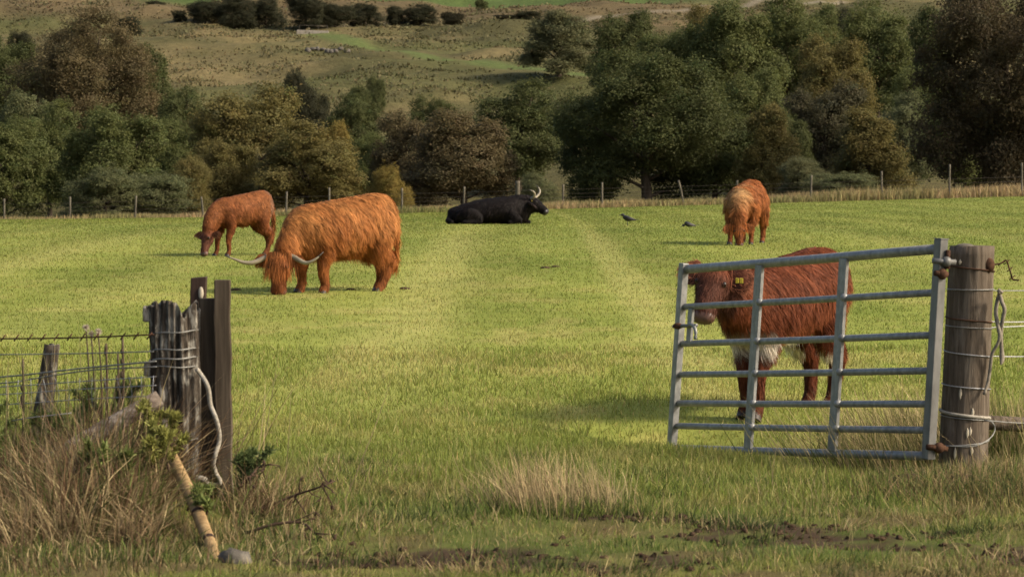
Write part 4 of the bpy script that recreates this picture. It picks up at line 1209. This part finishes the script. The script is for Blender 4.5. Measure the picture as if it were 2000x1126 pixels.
for (x0, y0, x1, y1, r, sd_, jg) in ((318, 770, 314, 594, .050, 8, .06), (374, 1000, 373, 632, .032, 15, .05)):
    MB().add(*rough_post(local(op, at(x0, y0, DL - .03)), local(op, at(x1, y1, DL - .025)), r * .8, r, sd_, 40, 40, .3, jg, [(-1.57, .2, .3), (-2.3, .2, .2)])).build('split_stave', M_OLD, op)
for (y0, y1, x0) in ((597, 628, 279), (708, 734, 281)):
    q0, q1 = local(op, at(x0, (y0 + y1) / 2, DL - .02)), local(op, at(320, (y0 + y1) / 2, DL - .01))
    MB().add(*bar(q0, q1, (y1 - y0) * DL / FPX, .06, (0, 0, 1))).build('wooden_stub', M_OLD, op, False, .008)
for y0, y1, r in ((652, 645, .003), (684, 680, .0035), (703, 697, .004), (716, 716, .003), (857, 857, .004)):
    P = [local(op, at(px, y0 + (y1 - y0) * (px - 295) / 90 + 1.5 * math.sin(px), DL - .13 + .09 * ((px - 342) / 48) ** 2)) for px in np.linspace(292 if y0 < 800 else 333, 388, 8)]
    MB().add(*tube(P, r, 6, 2)).build('wire_wrap', M_SILVERWIRE, op)
def plank(name, label, px0, px1, top, d, thick, m_, lean=0, slope=0):
    x0, x1 = at(px0, top, d).x, at(px1, top, d).x
    zt = at(px0, top, d).z; cx = (x0 + x1) / 2
    o = thing(name, label, 'plank', (cx, d, ground_z(cx, d)))
    H_ = zt - ground_z(cx, d); w = (x1 - x0) / 2
    bm = bmesh.new(); rows = 14; rings = []
    for i in range(rows + 1):
        t = i / rows; z = -.2 + (H_ + .2) * t; sh = -lean * (1 - t)
        wob = .003 * math.sin(i * 1.7 + px0)
        dzl = slope * (i == rows)
        rings.append([bm.verts.new((sx * w + sh + wob, sy * thick / 2, z + dzl * sx)) for sx, sy in ((-1, -1), (1, -1), (1, 1), (-1, 1))])
    for a_, b_ in zip(rings[:-1], rings[1:]):
        for k in range(4): bm.faces.new((a_[k], a_[(k + 1) % 4], b_[(k + 1) % 4], b_[k]))
    bm.faces.new(rings[-1]); bm.faces.new(rings[0][::-1])
    me = bpy.data.meshes.new('board'); bm.to_mesh(me); bm.free(); me.materials.append(m_)
    b = bpy.data.objects.new('board', me); COL.objects.link(b); b.parent = o
    md = b.modifiers.new('bevel', 'BEVEL'); md.width = .004; md.segments = 2; md.limit_method = 'ANGLE'
    return o
p1 = plank('timber_post', 'dark reddish timber with a worn notch, tallest behind the rotten post', 373, 403, 541, 12.78, .06, M_DPLANK, 0, .003)
MB().add(*ellipsoid((.014, -.034, local(p1, at(396, 572, 12.75)).z), (.012, .008, .03), 8, 6)).build('knot', M_SPLINTER, p1)
plank('timber_plank', 'shorter brown plank between the rotten post and the long plank', 390, 421, 582, 12.62, .05, M_PLANK, -.012)
p3 = plank('timber_plank', 'long straight grey brown plank at the right of the left gateway', 418, 449, 546, 12.56, .05, M_PLANK, -.012, .0)
# white rope hanging on the planks
rp = thing('white_rope', 'white rope hanging in a wavy line down the brown planks', 'rope', at(400, 940, 12.5))
pts = [(384, 720), (393, 732), (403, 748), (408, 765), (411, 790), (420, 812), (427, 838), (428, 862), (421, 885), (417, 905), (422, 925), (430, 938), (424, 946), (408, 944), (396, 937), (388, 936)]
MB().add(*tube([local(rp, at(px, py, 12.50 + .012 * math.sin(i * 2.1))) for i, (px, py) in enumerate(pts)], .0105, 8, 4)).build('rope', M_ROPE, rp)
MB().add(*tube([local(rp, at(402, 938, 12.48)), local(rp, at(390, 934, 12.49)), local(rp, at(378, 936, 12.50))], .016, 8, 3)).build('rope_end', M_ROPE, rp)
# leaning short post further left
lp_ = at(72, 880, 13.4); lp_.z = ground_z(lp_.x, 13.4)
ls = thing('leaning_post', 'short dark fence post leaning right among weeds at far left', 'post', lp_)
MB().add(*rough_post(local(ls, at(72, 900, 13.4)), local(ls, at(102, 672, 13.4)), .05, .036, 31, 24, 20, .12, .02, [(-1.5, .25, .2)])).build('shaft', M_OLD, ls)
# bark log propped diagonally
M_LOG = mat_noise('pale_bark', [(.3, (.07, .052, .04)), (.55, (.19, .155, .125)), (.75, (.36, .32, .27))], 30, .95, .1, stretch=(.4, 1, 1), bstr=.9, bdist=.015)
lg = thing('propped_log', 'pale barked log propped diagonally against the rotten post', 'log', at(60, 960, 12.35))
MB().add(*loft([local(lg, at(-190, 1100, 12.1)), local(lg, at(15, 968, 12.3)), local(lg, at(160, 865, 12.42)), local(lg, at(312, 776, 12.5))], [.052, .05, .044, .036], None, (0, 0, 1), 14, 5)).build('trunk', M_LOG, lg)
# pale yellow split stake leaning
M_STAKE = mat_noise('fresh_wood', [(.3, (.13, .08, .04)), (.52, (.32, .21, .095)), (.8, (.48, .34, .17))], 34, .8, .15, stretch=(1, 1, .15), bstr=.5, bdist=.006)
st = thing('split_stake', 'pale yellow wooden stake leaning below the rotten post', 'stake', at(424, 1094, 10.95))
q = [local(st, at(px, py, d)) for px, py, d in ((424, 1096, 10.95), (402, 1040, 11.3), (376, 975, 11.7), (352, 925, 12.05), (332, 880, 12.35))]
MB().add(*loft(q, [.026, .027, .028, .028, .022], [.02, .022, .022, .022, .016], (0, -1, .3), 10, 4)).build('shaft', M_STAKE, st)
for py_, px_, d_ in ((1052, 407, 11.2), (1000, 386, 11.52)):
    c = local(st, at(px_, py_, d_)); ax = (q[-1] - q[0]).normalized()
    MB().add(*loft([c - ax * .004, c + ax * .004], [.0285, .0285], [.0235, .0235], (0, -1, .3), 10, 1)).build('dark_ring', M_DPLANK, st)
# stones and clod
sx = at(462, 1118, 10.75)
o = MB().add(*stone_mesh(4, (.075, .06, .045))).build('stone', M_STONE, None); o.location = (sx.x, 10.75, ground_z(sx.x, 10.75) + .012); o.rotation_euler = (0, .25, .3)
tag(o, 'grey rounded stone at the foot of the yellow stake', 'stone')
M_EARTH = mat_noise('earth', [(.3, (.025, .016, .010)), (.7, (.085, .055, .035))], 12, .98, .05, bstr=1.0, bdist=.03)
def clod(label, px, py, d, r, seed):
    p = at(px, py, d)
    V, F = ellipsoid((0, 0, 0), r, 22, 14)
    V = [Vector(v) * (1 + .5 * (float(fbm(v[0] * 9 + v[2] * 7 + seed, v[1] * 9 + v[2] * 4, seed, 4)) - .5)) for v in V]
    o = MB().add(V, F).build('earth_clod', M_EARTH, None); o.location = (p.x, d, ground_z(p.x, d))
    return tag(o, label, 'clod')
clod('dark lump of earth beside the foot of the gate post', 1775, 965, 14.1, (.11, .1, .085), 3)
clod('dark earth mound under the right fence grass', 1878, 975, 13.9, (.15, .12, .085), 8)
for i, (px, py, d) in enumerate(((685, 557, 33.2), (790, 556, 33.4), (462, 562, 33), (1065, 524, 39), (1085, 520, 39.3))):
    o = clod(['dark cowpat between the front and hind legs of the large horned cow', 'dark cowpat just behind the hind legs of the large horned cow', 'dark cowpat left of the large horned cow beyond the tall planks', 'dark cowpat in the middle of the field, left of two', 'dark cowpat in the middle of the field, right of two'][i], px, py, d, (.07, .06, .026), 50 + i)
    o['group'] = 'cowpats by the horned cow' if i < 3 else 'cowpats mid field'; o['category'] = 'cowpat'; o.name = 'cowpat'

# ------------------------------------------------------------------ left wire fence
lf = thing('wire_fence', 'barbed and plain wire strands with netting running left from the rotten post', 'fence', at(150, 1000, 12.7))
def strand(pts, r, m_, name='wire', sub=4):
    return MB().add(*tube([local(lf, at(*p)) for p in pts], r, 6, sub)).build(name, m_, lf)
strand([(300, 653, 12.5), (150, 659, 12.9), (0, 661, 13.3), (-250, 660, 14), (-1100, 655, 16)], .004, M_RUST, 'barbed_wire')
for px in range(-20, 300, 26):
    c = local(lf, at(px, 660 - .015 * px, 13.3 - .0027 * px))
    MB().add(*tube([c + Vector((-.012, 0, -.016)), c, c + Vector((.012, 0, .016))], .0035, 5, 1)).build('barb', M_RUST, lf)
strand([(300, 686, 12.5), (150, 690, 12.9), (0, 692, 13.3), (-250, 694, 14), (-1100, 690, 16)], .003, M_SILVERWIRE)
strand([(305, 705, 12.48), (150, 720, 12.8), (0, 736, 13.2), (-250, 752, 14), (-1100, 740, 16)], .0042, M_SILVERWIRE)
strand([(305, 716, 12.48), (180, 722, 12.8), (60, 740, 13.1), (0, 748, 13.2), (-250, 760, 14), (-1100, 750, 16)], .0035, M_SILVERWIRE)
strand([(305, 735, 12.5), (150, 745, 12.9), (0, 755, 13.2), (-250, 765, 14), (-1100, 755, 16)], .0028, M_WIRE)
strand([(305, 752, 12.5), (150, 760, 12.9), (0, 770, 13.2), (-250, 780, 14), (-1100, 770, 16)], .0028, M_WIRE)
strand([(305, 772, 12.5), (150, 780, 12.9), (0, 790, 13.2), (-250, 800, 14), (-1100, 790, 16)], .0028, M_WIRE)
for px in range(-60, 305, 24):
    dd = 13.2 - .0024 * px
    strand([(px, 742 - px * .03, dd), (px + 3 + 5 * math.sin(px), 770, dd), (px + 1, 800 - .03 * px, dd)], .0015, M_WIRE, 'netting_wire', 2)
for _px, _d in ((-255, 14.06), (-1100, 16.06)):
    _p = at(_px, 640, _d); _g = ground_z(_p.x, _d)
    MB().add(*rough_post(local(lf, (_p.x, _d, _g - .2)), local(lf, (_p.x + .03, _d, _g + 1.0)), .055, .05, 23, 20, 14, .1)).build('post', M_OLD, lf)
strand([(140, 806, 12.6), (60, 815, 12.6), (20, 822, 12.7)], .003, M_SILVERWIRE)
strand([(75, 918, 12.0), (30, 922, 12.0), (-80, 924, 12.0)], .004, M_SILVERWIRE)

# ------------------------------------------------------------------ rough vegetation in front
def clump(cx, cy, rx, ry, n, hmean, C, wid=.005, lean=.3, windx=.0, hvar=.5, dens='gauss', bendk=.5, nseg=3):
    x = cx + RNG.normal(0, rx, n); y = cy + RNG.normal(0, ry, n)
    ppx = CXP + FPX * x / y
    ps = np.interp(y, [10.95, 11.3, 11.7, 12.05, 12.35], [424, 402, 376, 352, 332])
    bad = (ppx > 312) & (ppx < np.maximum(ps + 14, np.where(y < 12.45, 452, 0))) & (y < 12.5) & (RNG.random(n) > (.07 if hmean > .1 else .5))
    x, y = x[~bad], y[~bad]; n = len(x)
    C = np.asarray(C, float); cc = C[RNG.integers(0, len(C), n)]
    az = RNG.random(n) * 2 * math.pi; ln = RNG.normal(0, lean, n)
    off = np.stack([(x - cx) / (rx + .01) * .10 + windx, (y - cy) / (ry + .01) * .06, np.zeros(n)], 1)
    D = unit(np.stack([np.cos(az) * ln, np.sin(az) * ln * .6, np.ones(n)], 1) + off)
    a2 = RNG.random(n) * math.pi
    S = unit(np.stack([np.cos(a2), .3 * np.sin(a2), 0 * a2], 1))
    L = hmean * (1 + hvar * (RNG.random(n) * 2 - 1))
    bend = np.stack([np.cos(az) + windx * 2, np.sin(az), -.5 * np.ones(n)], 1) * (bendk * RNG.random(n))[:, None]
    cc = np.clip(cc * (1 + RNG.normal(0, .22, (n, 1))), .01, 1)
    return ribbons(np.stack([x, y, terrain(x, y) - .02], 1), D, L, np.full(n, wid), S, bend, nseg, cc * .42, np.clip(cc * 1.15, 0, 1))
STRAW, TANR, GRN, DGR = (.50, .39, .20), (.27, .185, .095), (.12, .15, .035), (.05, .07, .02)
BRN = (.17, .10, .055)
def Xp(px, d): return (px - CXP) * d / FPX
tag(ribbon_obj('dry_grass_clump', [clump(Xp(1060, 12.5), 12.5, .10, .14, 430, .24, [STRAW, STRAW, (.42, .30, .16)], .0042, .16, -.12), clump(Xp(1175, 12.6), 12.6, .06, .12, 200, .21, [STRAW], .004, .14, -.15), clump(Xp(1100, 12.3), 12.35, .28, .15, 900, .10, [GRN, DGR, (.16, .2, .04)], .005, .4)], M_DRY),
    'clump of pale dry grass in the open gateway', 'grass', kind='stuff')
_b = []
_pal = [[TANR, BRN, BRN, STRAW], [BRN, TANR, (.09, .065, .04)], [(.33, .24, .13), TANR, STRAW], [GRN, (.15, .13, .045), TANR], [BRN, (.12, .13, .04), DGR]]
for i in range(95):
    cx_ = RNG.uniform(-30, 330); cy_ = RNG.uniform(11.0, 12.7)
    hh = RNG.uniform(.12, .36) * (.75 + .5 * np.exp(-((cx_ - 210) / 110) ** 2)) * (.55 + .45 * sstep(10.9, 11.8, cy_))
    _b.append(clump(Xp(cx_, cy_), cy_, RNG.uniform(.03, .10), RNG.uniform(.04, .12), int(RNG.uniform(40, 140)), float(hh), _pal[int(RNG.integers(0, 5))], RNG.uniform(.004, .0095), RNG.uniform(.25, .8), RNG.normal(.03, .3), bendk=RNG.uniform(.4, 1.3)))
tag(ribbon_obj('brown_grass_bank', _b + [
    clump(Xp(190, 12.0), 12.0, .34, .30, 1500, .24, [TANR, BRN, BRN, STRAW, TANR, (.12, .13, .04)], .0052, .5, .05, bendk=.9),
    clump(Xp(240, 12.6), 12.5, .14, .10, 620, .46, [(.36, .25, .15), TANR, BRN], .005, .2, .28, bendk=.8),
    clump(Xp(150, 10.8), 10.8, .5, .25, 2600, .08, [GRN, DGR, BRN, STRAW], .005, .6),
    clump(Xp(490, 12.1), 12.1, .09, .2, 700, .20, [TANR, BRN, STRAW, GRN], .0048, .45, .05, bendk=.9),
    clump(Xp(520, 11.5), 11.6, .2, .35, 900, .10, [TANR, GRN, DGR, STRAW], .005, .6),
    clump(Xp(40, 13.3), 13.3, .3, .3, 1300, .36, [GRN, DGR, (.16, .17, .05), TANR], .0055, .3)], M_DRY),
    'bank of tall brown dead grass around the left posts', 'grass', kind='stuff')
tag(ribbon_obj('tall_weed_stalks', [clump(Xp(90, 13.0), 13.0, .5, .3, 190, .62, [STRAW, (.3, .26, .1), (.2, .2, .06)], .006, .12, .02, hvar=.35, bendk=.25, nseg=4)], M_DRY),
    'thin tall grass stalks standing above the wires on the left', 'grass', kind='stuff')
tag(ribbon_obj('gate_side_grass', [clump(Xp(1750, 16.2), 16.0, .24, .3, 1300, .34, [STRAW, STRAW, (.34, .30, .12), GRN], .005, .2, -.22),
    clump(Xp(1960, 15.6), 15.7, .35, .3, 1300, .34, [STRAW, (.32, .28, .11), GRN], .005, .25, -.1),
    clump(Xp(1900, 14.5), 14.5, .24, .2, 2200, .13, [TANR, (.26, .21, .08), GRN, DGR, STRAW], .005, .5, 0, bendk=.9),
    clump(Xp(1960, 13.4), 13.4, .3, .35, 2400, .16, [TANR, GRN, DGR, (.26, .21, .08)], .005, .5, 0, bendk=.9),
    clump(Xp(1640, 14.4), 14.2, .45, .2, 1300, .07, [(.085, .125, .025), DGR, (.11, .14, .03), STRAW], .005, .5),
    clump(Xp(1840, 14.0), 14.0, .3, .25, 1300, .11, [DGR, BRN, GRN], .005, .5)], M_DRY),
    'long mixed straw and green grass around the gate post', 'grass', kind='stuff')

# low tussocks, sparse stalks and crumbs of earth in the trodden gateway
_t = []
for i in range(150):
    cy_ = RNG.uniform(10.2, 15.0); cx_ = RNG.uniform(-.9, .19) * cy_ * .98 if False else RNG.uniform(-.10, .19) * cy_
    pal = [[GRN, DGR, (.10, .14, .03)], [(.30, .24, .10), GRN, TANR], [DGR, (.075, .10, .03)], [STRAW, TANR, GRN]][int(RNG.integers(0, 4))]
    _t.append(clump(cx_, cy_, RNG.uniform(.04, .14), RNG.uniform(.04, .12), int(RNG.uniform(40, 130)), RNG.uniform(.045, .095), pal, .0048, .6, RNG.normal(0, .15), bendk=1.0))
for i in range(60):
    cy_ = RNG.uniform(10.4, 14.5); cx_ = RNG.uniform(-.10, .19) * cy_
    _t.append(clump(cx_, cy_, .02, .02, 3, RNG.uniform(.12, .24), [STRAW, (.36, .29, .13)], .0035, .25, 0, bendk=.4))
tag(ribbon_obj('gateway_tussocks', _t, M_DRY), 'small uneven grass tussocks and bent straws in the trodden gateway', 'grass', kind='stuff')
_c = MB()
_n = 0
while _n < 380:
    cx_, cy_ = RNG.uniform(-1.3, 2.5), RNG.uniform(10.3, 13.6)
    if float(mud_mask(np.array([cx_]), np.array([cy_]))[0]) < .35: continue
    r_ = RNG.uniform(.006, .017) * (1.7 if RNG.random() < .06 else 1)
    V, F = ellipsoid((cx_, cy_, ground_z(cx_, cy_) + r_ * .2), (r_ * RNG.uniform(.8, 1.5), r_ * RNG.uniform(.8, 1.4), r_ * RNG.uniform(.5, .9)), 6, 4)
    V = [v + Vector(RNG.normal(0, r_ * .15, 3)) for v in V]
    _c.add(V, F); _n += 1
tag(_c.build('earth_crumbs', M_EARTH, None, False), 'dark crumbs of trodden earth scattered in the muddy patches', 'earth', kind='stuff')

# gorse sprigs: stems with short needles
M_GORSE = mat_attr('gorse_needle', .6, .2, transl=.2)
M_TWIG = mat_plain('twig', (.07, .045, .03), .9, .1)
def sprig(name, label, px, py, d, stems, h, colr, spread=.35, leanx=0.0, seed=0, needle=.035, dens=260):
    rg = np.random.default_rng(seed)
    x0 = Xp(px, d)
    zb = at(px, py, d).z
    r = thing(name, label, 'plant', (x0, d, zb), 0)
    NP, ND = [], []
    for i in range(stems):
        b = np.array([rg.normal(0, .04), rg.normal(0, .04), -.03])
        dv = nrm(np.array([rg.normal(leanx, spread), rg.normal(0, spread * .6), 1.0]))
        L = h * rg.uniform(.6, 1.1)
        P = [b, b + dv * L * .35, b + dv * L * .7 + rg.normal(0, .02, 3), b + dv * L + np.array([rg.normal(0, .03), 0, -.02])]
        MB().add(*tube(P, [.006, .005, .003, .0015], 5, 3)).build('stem', M_TWIG, r)
        c = catmull(P, 10)
        k = rg.integers(8, len(c), dens)
        NP.append(c[k] + rg.normal(0, .006, (dens, 3))); ND.append(unit(rg.normal(0, .7, (dens, 3)) + dv * .9))
    NP, ND = np.vstack(NP), np.vstack(ND); n = len(NP)
    cc = np.array(colr) * (1 + rg.normal(0, .22, (n, 1)))
    ribbon_obj('leaves', [ribbons(NP, ND, needle * rg.uniform(.5, 1.3, n), np.full(n, .008), unit(np.cross(ND, rg.normal(0, 1, (n, 3)))), np.zeros((n, 3)), 2, cc * .8, np.clip(cc * 1.3, 0, 1))], M_GORSE, r)
    return r
GO, GY = (.135, .165, .045), (.20, .20, .05)
sprig('gorse_sprig', 'bright green gorse sprig against the rotten post base', 328, 850, 12.3, 5, .17, GY, .3, -.05, 1)
sprig('gorse_sprig', 'yellow green gorse sprig just left of the yellow stake', 296, 905, 12.0, 6, .2, GY, .4, 0, 2)
sprig('gorse_sprig', 'small gorse sprig halfway along the yellow stake', 368, 985, 11.65, 3, .12, GO, .35, 0, 3)
sprig('gorse_sprig', 'gorse growth below the leaning post at far left', 130, 870, 12.8, 7, .30, GO, .4, 0, 4)
sprig('gorse_sprig', 'gorse growth at the left picture edge under the wires', 10, 900, 12.6, 7, .30, GO, .4, 0, 5)
sprig('gorse_sprig', 'low gorse sprig in the middle of the brown grass', 190, 930, 11.8, 6, .18, GO, .4, 0, 6)
sprig('gorse_sprig', 'dark green gorse branch leaning right of the long plank', 478, 960, 12.2, 4, .30, (.09, .12, .04), .10, .28, 7, dens=260)
sprig('gorse_sprig', 'gorse growth behind the netting left of the rotten post', 235, 810, 13.0, 5, .2, GO, .4, 0, 8)
def twig(label, pts, d, seed):
    rg = np.random.default_rng(seed)
    r = thing('dead_twig', label, 'twig', at(pts[0][0], pts[0][1], d))
    P = [np.array(local(r, at(px, py, d + rg.normal(0, .03)))) for px, py in pts]
    MB().add(*tube(P, np.linspace(.008, .003, len(P)), 6, 3)).build('stem', M_TWIG, r)
    c = catmull(P, 8)
    for i in range(9):
        q = c[rg.integers(len(c) // 3, len(c))]
        e = q + rg.normal(0, .05, 3) + np.array([.02, 0, -.01])
        b = MB().add(*tube([q, (q + e) / 2 + rg.normal(0, .01, 3), e], [.004, .003, .002], 5, 2)).build('side_shoot', M_TWIG, r)
        for k in range(2):
            dv = nrm(rg.normal(0, 1, 3) + np.array([0, 0, -.8])); p2 = e + dv * rg.uniform(.02, .035)
            MB().add(*loft([e, (e + p2) / 2 + rg.normal(0, .004, 3), p2], [.001, rg.uniform(.004, .008), .001], [.0008, .0015, .0008], rg.normal(0, 1, 3), 6, 2)).build('dead_leaf', M_TWIG, b)
twig('dead brown branch reaching right from the left posts', [(470, 1010), (530, 985), (580, 965), (625, 950), (655, 938)], 11.9, 1)
twig('low dead branch lying on the grass below the other one', [(480, 1040), (540, 1022), (590, 1020), (615, 1040), (640, 1052)], 11.4, 2)
twig('short dead twig rising beside the long plank', [(460, 960), (490, 930), (505, 912), (530, 905)], 12.1, 3)
# thistle seed heads above the wires
M_DOWN = mat_plain('thistle_down', (.50, .42, .33), .9, .05)
M_STALK = mat_plain('dead_stalk', (.10, .075, .05), .9, .05)
for i, (px, py) in enumerate(((168, 640), (178, 652), (192, 648))):
    t = thing('thistle', ['tallest fluffy thistle head above the left wires', 'middle fluffy thistle head above the left wires', 'right fluffy thistle head above the left wires'][i], 'thistle', at(px + 4, 860, 13.0))
    tp = local(t, at(px, py, 13.0))
    MB().add(*tube([(0, 0, -.1), tuple(tp * .5 + Vector((.01, 0, 0))), tuple(tp)], [.005, .004, .003], 6, 3)).build('stem', M_STALK, t)
    rg = np.random.default_rng(i)
    n = 120; dv = unit(rg.normal(0, 1, (n, 3)) + np.array([0, 0, .5]))
    ribbon_obj('seed_head', [ribbons(np.tile(np.array(tp), (n, 1)), dv, np.full(n, .022), np.full(n, .004), unit(np.cross(dv, rg.normal(0, 1, (n, 3)))), np.zeros((n, 3)), 1, np.tile([.5, .42, .33], (n, 1)))], M_DRY, t)
for i, (px, y0, y1) in enumerate(((205, 670, 860), (237, 655, 840), (228, 690, 850), (42, 700, 900))):
    t = thing('dead_stalk', ['dark dead stalk left of the rotten post, nearest the thistles', 'dark dead stalk nearest the rotten post, the tallest', 'short dark dead stalk between two taller ones', 'dead stalk at far left under the leaning post'][i], 'stalk', at(px, y1, 13.0))
    tp = local(t, at(px + 2, y0, 13.0))
    MB().add(*tube([(0, 0, -.1), tuple(tp * .5 + Vector((.008, 0, 0))), tuple(tp)], [.007, .006, .005], 6, 3)).build('stem', M_STALK, t)
    for k in range(5):
        q = tp * random.uniform(.55, 1.0)
        MB().add(*ellipsoid(q, (.009, .008, .016), 6, 4)).build('seed_pod', M_STALK, t)
